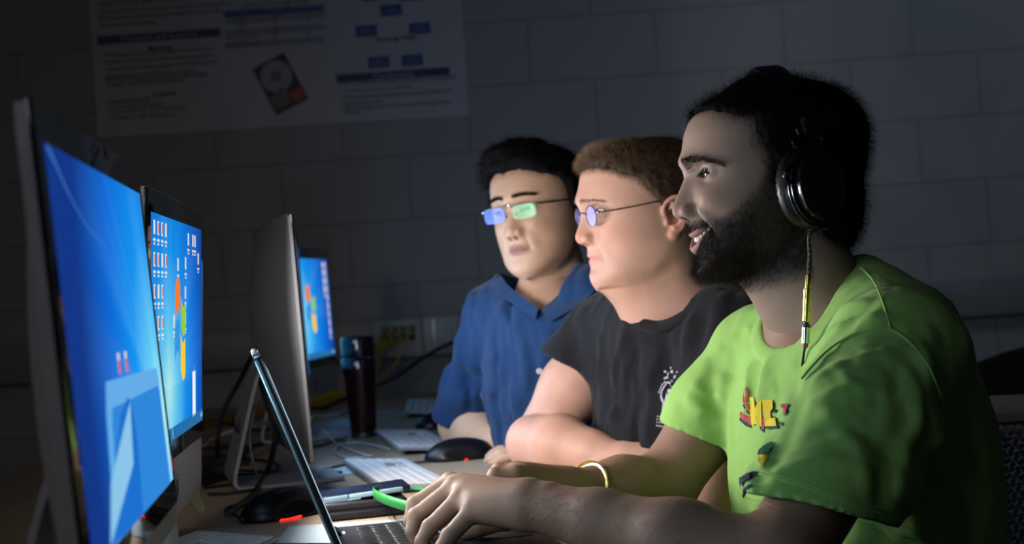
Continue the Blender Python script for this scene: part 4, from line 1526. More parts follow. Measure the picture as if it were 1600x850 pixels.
        # lash line and a darker tone in the eye hollow
        ex, ey, ez = H['eye']; ou, ol = H.get('open', (.0048, .0042))
        yy = (a - ey) / .0142; c = np.clip(1 - yy ** 2, 0, 1); sk = H.get('cant', .0015) * yy
        du = np.abs(z - (ez + sk + ou * c)); dl = np.abs(z - (ez + sk - ol * c))
        on = (np.abs(yy) < 1.08) & (x > .045)
        L = np.exp(-(du / .0013) ** 2) * on * .92 + np.exp(-(dl / .0010) ** 2) * on * .55
        C = C * (1 - np.clip(L, 0, .93))[:, None]
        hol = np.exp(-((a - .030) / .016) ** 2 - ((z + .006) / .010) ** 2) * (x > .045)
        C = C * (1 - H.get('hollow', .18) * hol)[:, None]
        if stubble is not None:
            f = stubble(x, y, z)[:, None]
            C = C * (1 - f) + np.array(H.get('stub_col', (.02, .016, .014))) * f
        if gp:
            ins = (np.abs(z - zc) < gp * .6 * tp + .0008) & (x < .0925 - 15 * y * y) & (a < cw)
            C[ins] = (.05, .015, .012); m = np.where(ins, 0, m)
        m = m[:, None]
        C = C * (1 - m) + np.array(lips) * m
        return C


def frame(fwd_yaw, pitch, roll=0):
    """columns forward, left, up. yaw: turn of the face from -x towards the camera, degrees"""
    a = math.radians(fwd_yaw)
    f = np.array([-math.cos(a), -math.sin(a), 0])
    u = np.array([0, 0, 1.0])
    l = np.cross(u, f)
    p = math.radians(pitch)      # positive looks down
    f2 = f * math.cos(p) - u * math.sin(p); u2 = u * math.cos(p) + f * math.sin(p)
    r = math.radians(roll)
    l3 = l * math.cos(r) + u2 * math.sin(r); u3 = u2 * math.cos(r) - l * math.sin(r)
    return np.stack([f2, l3, u3], 1)


def eyeball(parent, H, R, C, s, side, look, iris=(.05, .025, .012)):
    """eyeball with cornea bulge, iris and pupil facing along look (head axes)"""
    ex, ey, ez = H['eye']
    n = 28
    b = bmesh.new()
    bmesh.ops.create_uvsphere(b, u_segments=32, v_segments=32, radius=.0121)
    me = bpy.data.meshes.new('eyeball')
    b.to_mesh(me); b.free()
    L = Vector(look).normalized()
    q = Vector((0, 0, 1)).rotation_difference(L)
    co = np.array([v.co[:] for v in me.vertices])
    ang = np.degrees(np.arccos(np.clip(co[:, 2] / .0121, -1, 1)))
    C3 = np.tile(np.array([.62, .56, .54]), (len(co), 1))
    C3[ang < 31] = (.02, .012, .01)
    C3[ang < 27] = iris
    C3[ang < 13] = (.002, .002, .002)
    set_col(me, C3)
    bul = 1 + .045 * np.exp(-(ang / 22) ** 2)
    co = co * bul[:, None]
    me.vertices.foreach_set('co', co.astype(np.float32).ravel())
    me.transform(q.to_matrix().to_4x4())
    M = Matrix([[*(R[i] * s), C[i]] for i in range(3)] + [[0, 0, 0, 1]])
    me.transform(M @ Matrix.Translation((ex - .0003, side * ey, ez)))
    me.polygons.foreach_set('use_smooth', [True] * len(me.polygons))
    return link('eyeball', me, parent, M_EYE)


def join_meshes(name, parts):
    """parts: (V, Q, colours) -> one mesh"""
    off = 0; Vs = []; Qs = []; Cs = []
    for V, Q, C in parts:
        Vs.append(V); Qs.append(Q + off); Cs.append(C); off += len(V)
    me = quad_mesh(name, np.concatenate(Vs), np.concatenate(Qs))
    set_col(me, np.concatenate(Cs))
    return me


M_EYE = mat('eye', (.6, .55, .5), rough=.08, spec=.7, vcol=True)
M_TEETH = mat('tooth enamel', (.60, .55, .42), rough=.25)

HEAD_A = dict(   # man in the green shirt
    front=[(-.135, .080), (-.125, .094), (-.115, .097), (-.10, .0945), (-.085, .094), (-.07, .094), (-.05, .092), (-.03, .092), (-.01, .092), (.01, .0945), (.025, .0965), (.045, .0935), (.065, .088), (.085, .076), (.10, .056), (.112, .030), (.121, .0)],
    mid=[(-.135, .080), (-.127, .090), (-.117, .097), (-.105, .0925), (-.096, .0935), (-.085, .0965), (-.07, .0965), (-.060, .0995), (-.0545, .103), (-.0505, .109), (-.047, .1150), (-.042, .1180), (-.036, .1178), (-.028, .1140), (-.018, .1080), (-.008, .1025), (0, .0990), (.008, .0995), (.015, .1005), (.026, .0985), (.035, .0955), (.045, .0935), (.065, .088), (.085, .076), (.10, .056), (.112, .030), (.121, .0)],
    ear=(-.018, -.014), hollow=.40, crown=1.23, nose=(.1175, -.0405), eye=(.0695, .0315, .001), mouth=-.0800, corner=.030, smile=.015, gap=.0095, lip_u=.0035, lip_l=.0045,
    open=(.0056, .0048), brow=.005, socket=.013, cheek=.010, fold=.0045, chin=.0, wid=[1, 1, 1, 1, 1, 1], back=1.10)
HEAD_B = dict(   # man in the black shirt
    front=[(-.135, .070), (-.122, .080), (-.112, .0885), (-.10, .0900), (-.085, .0875), (-.07, .0895), (-.05, .090), (-.03, .091), (-.01, .093), (.01, .098), (.025, .100), (.045, .0985), (.065, .094), (.085, .079), (.10, .057), (.112, .031), (.121, .0)],
    mid=[(-.135, .070), (-.122, .080), (-.113, .0885), (-.104, .0935), (-.093, .0955), (-.083, .0905), (-.075, .0900), (-.066, .0925), (-.058, .0955), (-.051, .0970), (-.0475, .1010), (-.0445, .1090), (-.040, .1130), (-.034, .1148), (-.027, .1130), (-.018, .1085), (-.008, .1045), (0, .1035), (.008, .1050), (.015, .1065), (.026, .1060), (.035, .1035), (.045, .100), (.065, .0945), (.085, .079), (.10, .057), (.112, .031), (.121, .0)],
    crown=1.10, ear=(-.011, -.016), ear_s=.96,
    nose=(.1140, -.0365), eye=(.0760, .0315, .001), mouth=-.0675, corner=.025, smile=.0005, gap=0, lip_u=.0030, lip_l=.0035,
    open=(.0035, .0033), brow=.005, socket=.011, cheek=.003, fold=.001, chin=-.013, wid=[1.15, 1.16, 1.12, 1.05, 1, 1], back=1.0)
HEAD_C = dict(   # man in the blue shirt
    front=[(-.135, .070), (-.122, .078), (-.112, .0870), (-.10, .0880), (-.085, .0870), (-.07, .0880), (-.05, .088), (-.03, .089), (-.01, .090), (.01, .0925), (.025, .095), (.045, .093), (.065, .085), (.085, .068), (.10, .046), (.112, .024), (.121, .0)],
    mid=[(-.135, .070), (-.122, .078), (-.113, .0865), (-.104, .0900), (-.093, .0895), (-.083, .0880), (-.075, .0895), (-.066, .0920), (-.058, .0940), (-.053, .0960), (-.0495, .1000), (-.0455, .1060), (-.040, .1090), (-.034, .1090), (-.027, .1060), (-.018, .1015), (-.008, .0965), (0, .0940), (.008, .0945), (.015, .0965), (.026, .0985), (.035, .0970), (.045, .094), (.065, .085), (.085, .068), (.10, .046), (.112, .024), (.121, .0)],
    nose=(.1090, -.0390), eye=(.0705, .0320, .001), mouth=-.0705, corner=.0215, smile=.0, gap=0, lip_u=.0040, lip_l=.0045,
    open=(.0030, .0030), cant=.002, brow=.002, socket=.008, cheek=.005, fold=.001, chin=-.002, wid=[1.05, 1.12, 1.14, 1.07, 1.02, 1], back=.98,
    nose_w=[.024, .022, .022, .026, .020, .0185, .0155, .0125, .0115, .018, .03])
# ------------------------------------------------------------------ people
def cloth(name, color, m_var=.06, rough=.85, weave=900):
    return mat(name, color, rough=rough, spec=.15, sheen=.08, bump=[(weave, .00025), (26, .0022, (1, 1, .6))], var=(7, m_var))


def skin(name, r=.48, s=.08):
    return mat(name, (.4, .25, .18), rough=r + .06, spec=.28, vcol=True, sss=s, bump=[(420, .00018), (90, .0003)], var=(35, .05))


M_SKIN_TAN = skin('olive skin')
M_SKIN_FAIR = skin('fair skin', .45)
M_SKIN_WARM = skin('light tan skin', .42)


def finger_set(F, joints, rad, k=.004):
    for j in joints:
        F.chain(j, rad, k)


def hand(F, wrist, wr, mcps, fingers, thumb, side_r=.0125, tipk=.004, r=1.0):
    """palm from wrist to the four knuckles, fingers (lists of PIP, DIP, tip), thumb chain"""
    w = np.asarray(wrist)
    M = [np.asarray(m) for m in mcps]
    for m in M:
        F.cone(w + (m - w) * .12, w + (m - w) * .93, wr * .70, .0122 * r, .018)
    for a, b in zip(M[:-1], M[1:]):
        c = (a + b) / 2
        F.cone(w + (c - w) * .15, c * .86 + w * .14, wr * .6, .0100 * r, .014)
    for m, f in zip(M, fingers):
        pts = [m] + [np.asarray(p) for p in f]
        F.cone(m, pts[1], .0108 * r, .0090 * r, .0045)
        F.cone(pts[1], pts[2], .0090 * r, .0079 * r, .0015)
        F.cone(pts[2], pts[3], .0080 * r, .0066 * r, .0015)
        F.ell(m + np.array([0, 0, .003]), (.0085 * r,) * 3, .006)
        F.ell(pts[1], (.0096 * r,) * 3, .003)
    t = [np.asarray(p) for p in thumb]
    F.cone(w + (t[0] - w) * .3, t[0], wr * .6, .0155 * r, .014)
    F.cone(t[0], t[1], .0150 * r, .0115 * r, .006)
    F.cone(t[1], t[2], .0112 * r, .0098 * r, .003)
    if len(t) > 3: F.cone(t[2], t[3], .0098 * r, .0078 * r, .002)


def limb_mesh(lo, hi, step, fn, tone, fine=None, seed=0):
    ax = [axis(l, h, step, (fine[i] if fine else ())) for i, (l, h) in enumerate(zip(lo, hi))]
    F = Field(*ax)
    fn(F)
    V, Q = F.mesh()
    V = relax(V, Q, 1, .4)
    C = np.ones((len(V), 3)) * np.array(tone)
    n = vnoise(V * 60, 3)[:, None]
    C = C * (1 + .06 * n * np.array([1, .7, .6]))
    return V, Q, C


SURF = None


def fp(px, py, d):
    """place on the garment being built (a first rough pass gives its surface)"""
    if SURF is None: return at(px, py, d)
    q = ray_hit(px, py, SURF, .012)
    return at(px, py, d) if q is None else q


def ray_hit(px, py, V, rad=.004):
    """first point of a surface met from the camera side at that place"""
    k = FW + (px - 800) / 2400 * RT + (425 - py) / 2400 * UP
    u = k / np.linalg.norm(k)
    W = V - CAM
    t = W @ u
    r = np.linalg.norm(W - t[:, None] * u, axis=1)
    c = np.nonzero(r < rad)[0]
    if len(c) == 0: return None
    t0 = t[c].min()
    sel = c[t[c] < t0 + .01]
    return CAM + u * t[sel].mean()


def shirt_mesh(name, lo, hi, step, fn, m, parent, it=1):
    global SURF
    SURF = None
    F = field_box(lo, hi, .009)
    fn(F)
    SURF = F.mesh()[0]
    F = field_box(lo, hi, step)
    fn(F)
    V, Q = F.mesh()
    SURF = None
    V = relax(V, Q, it, .5)
    me = quad_mesh(name, V, Q)
    return link(name, me, parent, m), V, Q


def person(label, base):
    return tag(bpy.data.objects.new('person', None), label, 'person')


def to_world(pts, R, s, C):
    return (np.asarray(pts) * s) @ R.T + C


def hair_cap(h, cut, grow, R, s, C, name, m, parent, amp=.004, nscale=140, lo=(-.165, -.115, -.16), hi=(.125, .115, .160), gz=.0, step=.0028, stretch=(1, 1, 1), seed=1, extra=None):
    F = field_box(lo, hi, step)
    P = (F.x[:, None, None], F.y[None, :, None], F.z[None, None, :])
    F.F[:] = h.base(P, grow=grow, gz=gz)
    if extra: extra(F)
    c = cut(*P)
    k = .012
    A = F.F; d = np.broadcast_to(c, A.shape)
    hh = np.maximum(k - np.abs(A - d), 0) / k
    F.F = (np.maximum(A, d) + hh * hh * k * .25).astype(np.float32)
    F.noise(amp, nscale, seed, stretch)
    F.noise(amp * .5, nscale * 2.3, seed + 5, stretch)
    V, Q = F.mesh()
    N = vnormals(V, Q)
    me = quad_mesh(name, to_world(V, R, s, C), Q)
    return link(name, me, parent, m), V, N


def on_surface(F3, pts):
    return pts


def brows(h, R, s, C, m, parent, arch, count=420, length=.009, rad=.00012, seed=3, thick=.0042, V=None, N=None, span=.040):
    """eyebrow hairs rooted on the brow of the built skin"""
    rng = np.random.default_rng(seed)
    face = V[(V[:, 0] > .03)]
    fN = N[(V[:, 0] > .03)]
    for sd in (-1, 1):
        t = rng.uniform(0, 1, count)
        y = sd * (.009 + t * span)
        z = arch(t) + rng.normal(0, 1, count) * thick * .42 * (1 - .55 * t)
        R0 = []
        Dn = []
        for yy, zz in zip(y, z):
            q = (face[:, 1] - yy) ** 2 + (face[:, 2] - zz) ** 2
            cand = np.nonzero(q < .0025 ** 2)[0]
            i = cand[np.argmax(face[cand, 0])] if len(cand) else np.argmin(q)
            R0.append(face[i]); Dn.append(fN[i])
        R0 = np.array(R0); Dn = np.array(Dn)
        dirs = np.stack([-.25 * np.ones(count), sd * np.ones(count) * .9, .55 - .9 * t], -1) + Dn * .35
        strands('eyebrow', to_world(R0, R, s, C), dirs @ R.T, length * s, rad, m, parent, n=4, jitter=.18, seed=seed + sd, bend=None)


# ================= man in the green shirt
H1 = Head(HEAD_A)
R1 = frame(7, 2.5); S1 = 1.0
C1 = at(1099, 271, 1.862) - R1 @ (np.array([.082, .0315, .001]) * S1)
p1 = tag(empty('person', (C1[0] + .25, C1[1], 0)), 'smiling bearded man in a lime green T-shirt wearing headphones, typing on the laptop', 'person')
PB = Matrix.Translation((-(C1[0] + .25), -C1[1], 0))


def fix_parent(root):
    """children were built in world coordinates: keep them in place"""
    inv = Matrix.Translation(root.location).inverted()
    for c in root.children:
        c.matrix_parent_inverse = inv


TONE1 = (.30, .205, .158)


def stub1(x, y, z):
    a = np.abs(y)
    # beard line: rises from below the cheek to the sideburn
    line = np.interp(x, [-.02, .01, .03, .05, .07, .085, .12], [.02, .0, -.030, -.047, -.058, -.060, -.060])
    f = 1 / (1 + np.exp((z - line) / .006))
    lipz = (z > -.080) & (a < .036) & (x > .07)
    must = 1 / (1 + np.exp((z + .0545 + .10 * np.maximum(a - .02, 0)) / .0016)) * (a < .036) * (x > .07)
    f = np.where(lipz, must, f)
    f = f * (1 / (1 + np.exp(-(z + .138 + .10 * x) / .006)))
    f = f * (x > -.03)
    q = np.clip(a / .030, 0, 1); zc = -.0800 + .015 * q ** 2; tp = np.clip(1 - q ** 3, 0, 1)
    inlip = (z < zc + .0122 * tp) & (z > zc - .0145 * tp) & (x > .07)
    f = np.where(inlip, 0, f)
    return np.clip(f, 0, 1)


V1, Q1 = H1.build(neck=[((-.020, 0, -.06), (-.050, 0, -.19), .054, .060, .035), ((-.04, 0, -.13), (-.085, .06, -.215), .045, .04, .03), ((-.04, 0, -.13), (-.085, -.06, -.215), .045, .04, .03), ((.012, 0, -.118), (-.01, 0, -.165), .028, .03, .03)], lo=(-.16, -.105, -.225))
N1 = vnormals(V1, Q1)
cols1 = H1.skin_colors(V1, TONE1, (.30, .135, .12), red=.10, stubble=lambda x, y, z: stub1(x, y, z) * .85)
face1 = (to_world(V1, R1, S1, C1), Q1, cols1)

L_SH = at(1400, 565, 1.74); L_EL = at(1212, 884, 1.52); L_MID = at(1062, 852, 1.57); L_WR = at(838, 790, 1.68)
R_SH = at(1188, 548, 2.06); R_EL = at(1036, 760, 2.0); R_WR = at(893, 768, 1.90)
L_MID0 = at(940, 816, 1.63)


def arms1(F):
    F.ell(at(1335, 690, 1.90), (.110, .150, .15), .03, R=[unit(np.cross(L_SH - R_SH, (-.22, -.03, 1.0))), unit(L_SH - R_SH), (-.21, -.03, .97)])
    F.cone(at(1262, 500, 1.92), at(1285, 560, 1.92), .056, .075, .04)
    F.chain([L_SH, (L_SH + L_EL) / 2 + (0, 0, .006), L_EL + (.006, 0, .004)], [.056, .052, .041], .02)
    F.cone(L_EL, L_MID, .042, .045, .02)
    F.cone(L_MID, L_MID0, .044, .0335, .02)
    F.cone(L_MID0, L_WR, .0335, .0265, .015)
    F.ell(L_WR + np.array([.014, -.012, .014]), (.010, .009, .009), .012)
    mc = [at(703, 754, 1.785), at(707, 764, 1.755), at(717, 782, 1.725), at(738, 800, 1.70)]
    fg = [[at(648, 788, 1.785), at(641, 814, 1.78), at(650, 838, 1.78)],
          [at(650, 806, 1.755), at(644, 830, 1.75), at(653, 852, 1.75)],
          [at(672, 824, 1.72), at(659, 846, 1.715), at(664, 866, 1.71)],
          [at(702, 838, 1.69), at(690, 856, 1.685), at(696, 872, 1.68)]]
    hand(F, L_WR, .028, mc, fg, [at(790, 806, 1.735), at(752, 822, 1.755), at(722, 832, 1.765), at(706, 834, 1.77)], r=1.05)
    F.chain([R_SH, (R_SH + R_EL) / 2, R_EL + (.004, 0, .004)], [.052, .049, .040], .02)
    F.chain([R_EL, R_EL * .55 + R_WR * .45, R_WR], [.041, .039, .0265], .02)
    mc = [at(806, 742, 1.83), at(806, 737, 1.855), at(813, 740, 1.88), at(823, 747, 1.90)]
    fg = [[at(774, 742, 1.83), at(760, 764, 1.83), at(756, 792, 1.83)],
          [at(780, 734, 1.86), at(765, 754, 1.86), at(758, 784, 1.86)],
          [at(788, 735, 1.885), at(774, 754, 1.885), at(765, 780, 1.885)],
          [at(796, 748, 1.91), at(786, 762, 1.91), at(780, 776, 1.91)]]
    hand(F, R_WR, .027, mc, fg, [at(855, 782, 1.84), at(832, 796, 1.82), at(812, 806, 1.81), at(800, 810, 1.81)])


arm1 = limb_mesh((-.24, 1.44, .70), (.50, 2.15, 1.10), .0042, arms1, (.30, .178, .118), fine=([(-.3, .06, .0019)], [(1.62, 1.95, .003)], [(.73, .84, .0020)]))
me = join_meshes('body', [face1, arm1])
body1 = link('body', me, p1, M_SKIN_TAN)

# torso frame
lat1 = unit(L_SH - R_SH); up1 = unit(np.array([-.22, -.03, 1.0])); up1 = unit(up1 - lat1 * (up1 @ lat1)); fr1 = unit(np.cross(lat1, up1))
if fr1[0] > 0: fr1 = -fr1
AX1 = [fr1, lat1, up1]
HEM_L = at(1281, 787, 1.597); HEM_R = at(1099, 686, 2.03)
COLLAR1 = at(1262, 478, 1.885)


LOOP1 = [at(1200, 545, 1.90), at(1250, 549, 1.84), at(1292, 507, 1.825), at(1333, 447, 1.86), at(1345, 420, 1.94), at(1300, 430, 2.0), at(1235, 468, 2.01), at(1192, 505, 1.97)]
CALM1 = ((HEM_L, .11), (HEM_R, .09), (COLLAR1, .11))


def neck_hole(F, loop, inside=.90, up=.045):
    P = np.array(loop); c = P.mean(0)
    n = np.linalg.svd(P - c)[2][2]
    if n[2] < 0: n = -n
    S = np.linalg.svd(P - c)[2]
    a, b = S[0], S[1]
    ra = np.abs((P - c) @ a).max() * inside; rb = np.abs((P - c) @ b).max() * inside
    F.ell(c + n * up * .6, (ra * 1.04, rb * 1.04, .085), .006, 's', R=[a, b, n])


def collar_band(name, loop, m, parent, wid=.013, drop=.0045, r=.0052):
    P = np.array(catmull(loop, 8, closed=True)); c = P.mean(0)
    n = np.linalg.svd(P - c)[2][2]
    if n[2] < 0: n = -n
    O = []
    for p in P:
        d = p - c; d = d - n * (d @ n); O.append(p + unit(d) * wid - n * drop)
    F = field_box(P.min(0) - .03, P.max(0) + .03, .0026)
    G = list(P) + [P[0]]; O = O + [O[0]]
    for i in range(len(G) - 1):
        F.cone(G[i], G[i + 1], r, r, .002); F.cone((G[i] + O[i]) / 2, (G[i + 1] + O[i + 1]) / 2, r * .9, r * .9, .006); F.cone(O[i], O[i + 1], r * .75, r * .75, .006)
    V, Q = F.mesh(); V = relax(V, Q, 2, .5)
    return link(name, quad_mesh(name, V, Q), parent, m)


def torso1(F, g=0.0):
    F.ell(at(1340, 705, 1.90), (.128 + g, .175 + g, .155 + g), .03, R=AX1)
    F.ell(at(1365, 850, 1.92), (.138 + g, .175 + g, .20 + g), .08, R=AX1)
    F.ell(at(1395, 1040, 1.93), (.148 + g, .175 + g, .16 + g), .08, R=AX1)
    F.cone(at(1200, 590, 2.05), at(1390, 605, 1.77), .046 + g, .056 + g, .06)
    F.cone(at(1345, 478, 1.92), L_SH, .036 + g, .056 + g, .05)
    F.cone(at(1265, 500, 1.99), R_SH, .034 + g, .048 + g, .05)
    F.ell(at(1400, 610, 1.87), (.075 + g, .10 + g, .13 + g), .06, R=AX1)
    F.cone(at(1335, 455, 1.93), at(1410, 535, 1.88), .024 + g, .055 + g, .05)


def shirt1(F):
    torso1(F, .010)
    # sleeves
    dL = unit(HEM_L - L_SH); dR = unit(HEM_R - R_SH)
    G = Field(F.x, F.y, F.z)
    G.chain([L_SH, L_SH + dL * .12, HEM_L + dL * .08], [.080, .082, .079], .03)
    G.plane(HEM_L + (0, 0, -.004), (-.30, -.10, -.94))
    F.comb((slice(None),) * 3, G.F, .022, 'u')
    G = Field(F.x, F.y, F.z)
    G.chain([R_SH, R_SH + dR * .1, HEM_R + dR * .06], [.062, .064, .062], .03)
    G.plane(HEM_R, (-.43, 0, -.90))
    F.comb((slice(None),) * 3, G.F, .015, 'u')
    # folds
    A = fp
    for pts, dep, sg in (
        ([A(1250, 600, 1.70), A(1300, 545, 1.69), A(1350, 520, 1.68), A(1400, 515, 1.68)], .0045, .006),
        ([A(1262, 590, 1.68), A(1320, 560, 1.66), A(1380, 548, 1.65)], -.004, .011),
        ([A(1245, 560, 1.80), A(1238, 620, 1.74), A(1225, 690, 1.68)], .007, .010),
        ([A(1250, 520, 1.80), A(1300, 480, 1.80), A(1350, 465, 1.80)], -.0045, .010),
        ([A(1255, 545, 1.78), A(1310, 505, 1.76), A(1360, 490, 1.75)], -.004, .009),
        ([A(1260, 530, 1.79), A(1305, 493, 1.78), A(1355, 478, 1.77)], .004, .008),
        ([A(1195, 560, 1.86), A(1185, 640, 1.82), A(1190, 730, 1.80)], -.005, .012),
        ([A(1165, 570, 1.92), A(1158, 650, 1.88), A(1165, 740, 1.85)], -.005, .012),
        ([A(1180, 570, 1.89), A(1172, 650, 1.85), A(1180, 740, 1.82)], .004, .010),
        ([A(1290, 640, 1.60), A(1340, 700, 1.58), A(1360, 760, 1.56)], -.003, .012),
        ([A(1420, 650, 1.70), A(1390, 720, 1.62), A(1380, 780, 1.58)], .005, .012),
        ([A(1440, 700, 1.76), A(1480, 780, 1.78), A(1500, 860, 1.80)], .008, .016),
        ([A(1410, 760, 1.74), A(1440, 830, 1.78), A(1480, 880, 1.80)], -.007, .016),
        ([A(1470, 620, 1.80), A(1500, 690, 1.82), A(1525, 760, 1.85)], .006, .014),
        ([A(1450, 560, 1.76), A(1440, 650, 1.72), A(1415, 730, 1.66)], -.006, .015),
        ([A(1235, 575, 1.8), A(1290, 530, 1.8), A(1345, 490, 1.8), A(1372, 455, 1.8)], .004, .005),
        ([A(1262, 548, 1.8), A(1300, 512, 1.8), A(1340, 478, 1.8)], -.003, .006),
        ([A(1300, 530, 1.8), A(1345, 505, 1.8), A(1385, 495, 1.8)], -.003, .006),
        ([A(1255, 590, 1.7), A(1240, 640, 1.7), A(1205, 720, 1.7), A(1185, 745, 1.7)], .008, .007),
        ([A(1262, 600, 1.7), A(1300, 575, 1.7), A(1330, 565, 1.7)], .003, .006),
        ([A(1270, 625, 1.7), A(1330, 600, 1.7), A(1380, 610, 1.7)], -.003, .010),
        ([A(1260, 680, 1.7), A(1320, 660, 1.7), A(1380, 690, 1.7), A(1420, 740, 1.7)], .003, .010),
        ([A(1215, 730, 1.7), A(1290, 715, 1.7), A(1350, 735, 1.7)], -.003, .010),
        ([A(1430, 560, 1.7), A(1455, 620, 1.7), A(1460, 700, 1.7), A(1440, 780, 1.7)], .006, .010),
        ([A(1500, 640, 1.8), A(1480, 700, 1.8), A(1450, 740, 1.8)], -.005, .010),
        ([A(1440, 790, 1.8), A(1500, 800, 1.8), A(1545, 790, 1.8)], .006, .010),
        ([A(1190, 560, 1.9), A(1182, 600, 1.9), A(1180, 680, 1.9), A(1172, 760, 1.9)], -.004, .007),
        ([A(1215, 570, 1.9), A(1208, 620, 1.9), A(1200, 680, 1.9)], .004, .007),
        ([A(1150, 520, 1.9), A(1146, 580, 1.9), A(1150, 660, 1.9), A(1160, 740, 1.9)], .005, .006),
        ([A(1165, 510, 1.9), A(1160, 570, 1.9), A(1163, 640, 1.9)], -.004, .007),
        ([A(1130, 540, 2.0), A(1110, 580, 2.0), A(1118, 640, 2.0)], .005, .007),
        ([A(1085, 600, 2.0), A(1100, 615, 2.0), A(1125, 620, 2.0)], -.004, .007),
        ([A(1062, 635, 2.0), A(1080, 640, 2.0), A(1110, 660, 2.0)], .003, .006),
        ([A(1120, 560, 2.02), A(1100, 610, 2.0), A(1120, 650, 1.97)], .005, .010),
        ([A(1075, 620, 2.0), A(1090, 645, 1.98), A(1130, 655, 1.96)], -.004, .010),
        ([A(1140, 540, 1.98), A(1138, 620, 1.93), A(1142, 700, 1.9)], .006, .009),
    ):
        F.fold(pts, dep, sg)
    # hem stitch lines round the sleeves
    F.noise(.0030, 11, 3); F.ridges(.0042, 10, 7, (1.4, 1, .6), CALM1); F.ridges(.0012, 30, 5, (1.2, 1, .6), CALM1)
    # openings for neck and arms
    neck_hole(F, LOOP1)
    F.chain([L_SH + dL * .12, HEM_L + dL * .01, HEM_L + dL * .10], [.048, .068, .071], .004, 's')
    F.chain([R_SH + dR * .08, HEM_R, HEM_R + dR * .08], [.042, .052, .055], .004, 's')
    F.plane((0, 0, .60), (0, 0, -1))


M_GREEN = cloth('lime cotton', (.32, .56, .14))
shirt_o1, SV1, SQ1 = shirt_mesh('t_shirt', (.08, 1.44, .58), (.90, 2.26, 1.11), .0042, shirt1, M_GREEN, p1)


collar_band('collar_rib', LOOP1, M_GREEN, p1)


def snap(p, V, d=None):
    """nearest shirt vertex to a point, along the view ray if d is None"""
    i = np.argmin(((V - p) ** 2).sum(1)); return V[i]


def decal(name, polys, V, m, parent, lift=.0012, step=.004):
    """print on cloth: flat outlines draped over the built surface. polys: lists of (px, py) on the garment"""
    out = MB()
    for poly in polys:
        b = bmesh.new()
        vs = [b.verts.new((x, y, 0)) for x, y in poly]
        f = b.faces.new(vs)
        bmesh.ops.triangulate(b, faces=[f])
        bmesh.ops.subdivide_edges(b, edges=[e for e in b.edges if e.calc_length() > 6], cuts=2, use_grid_fill=True)
        bmesh.ops.triangulate(b, faces=b.faces)
        ok = True
        for v in b.verts:
            q = ray_hit(v.co.x, v.co.y, V)
            if q is None: ok = False; break
            v.co = Vector(q + unit(CAM - q) * lift)
        if ok:
            one = MB(); one._add(b); one.build(name, m, parent, angle=80)
        else: b.free()


def seam(pts, V, m, parent, r=.0014, lift=.0002, name='seam', n=5):
    P = catmull([(x, y, 0) for x, y in pts], n)
    Q = [ray_hit(p[0], p[1], V, .006) for p in P]
    Q = [q for q in Q if q is not None]
    Q = [Q[0]] + [(Q[i - 1] + Q[i] + Q[i + 1]) / 3 for i in range(1, len(Q) - 1)] + [Q[-1]]
    Q = [q + unit(CAM - q) * lift for q in Q]
    return MB().tube(Q, r, 6).build(name, m, parent)


for q_ in ([(1252, 592), (1290, 550), (1330, 524), (1365, 514), (1392, 514), (1425, 538), (1455, 580), (1478, 640)],
           [(1345, 418), (1366, 440), (1382, 480), (1392, 514)],
           [(1186, 740), (1230, 752), (1290, 772), (1340, 790), (1383, 805)],
           [(1188, 735), (1230, 747), (1290, 767), (1340, 785), (1385, 799)]):
    seam(q_, SV1, M_GREEN, p1)
# prints on the lime shirt
M_PR = mat('red print', (.50, .07, .06), rough=.8)
M_PY = mat('yellow print', (.72, .56, .02), rough=.8)
M_PN = mat('navy print', (.012, .02, .045), rough=.8)
M_PG = mat('green print', (.0, .11, .05), rough=.8)


def pz(pts, ox=1130, oy=570, k=3.693):
    return [(ox + x / k, oy + y / k) for x, y in pts]


decal('shirt_print', [pz(q) for q in (
    [(98, 300), (122, 325), (158, 348), (158, 364), (128, 352), (92, 318)],
    [(112, 230), (125, 262), (150, 290), (148, 278), (128, 250), (122, 226)],
    [(182, 205), (190, 240), (192, 290), (186, 330), (180, 350), (192, 345), (200, 290), (196, 230), (190, 204)],
    [(288, 212), (298, 220), (298, 275), (274, 275), (276, 264), (288, 264)],
    [(262, 292), (268, 306), (286, 306), (282, 296)],
    [(242, 355), (312, 350), (316, 366), (244, 368)],
    [(212, 355), (222, 360), (240, 376), (238, 392), (226, 384), (206, 364)],
    [(376, 226), (380, 234), (372, 252), (360, 290), (352, 300), (366, 250)],
    [(90, 652), (112, 640), (135, 624), (150, 620), (178, 612), (204, 616), (196, 636), (170, 650), (140, 664), (118, 672), (104, 690), (100, 712), (92, 690)],
    [(112, 720), (130, 700), (150, 690), (172, 684), (160, 704), (146, 722), (132, 744), (118, 770), (110, 760)],
    [(196, 516), (204, 492), (226, 470), (256, 452), (286, 440), (284, 446), (258, 460), (230, 478), (210, 498), (204, 520)],
)], SV1, M_PN, p1, .0010)
decal('shirt_print', [pz(q) for q in (
    [(136, 124), (146, 150), (146, 186), (136, 200), (132, 222), (150, 248), (152, 272), (128, 246), (112, 214), (112, 184), (120, 148)],
    [(102, 268), (116, 284), (140, 294), (156, 296), (157, 344), (128, 330), (104, 310), (92, 292)],
    [(222, 300), (238, 318), (240, 344), (234, 376), (222, 368), (218, 340)],
    [(332, 228), (374, 222), (372, 240), (358, 270), (350, 298), (344, 270), (346, 252), (334, 252)],
)], SV1, M_PR, p1, .0018)
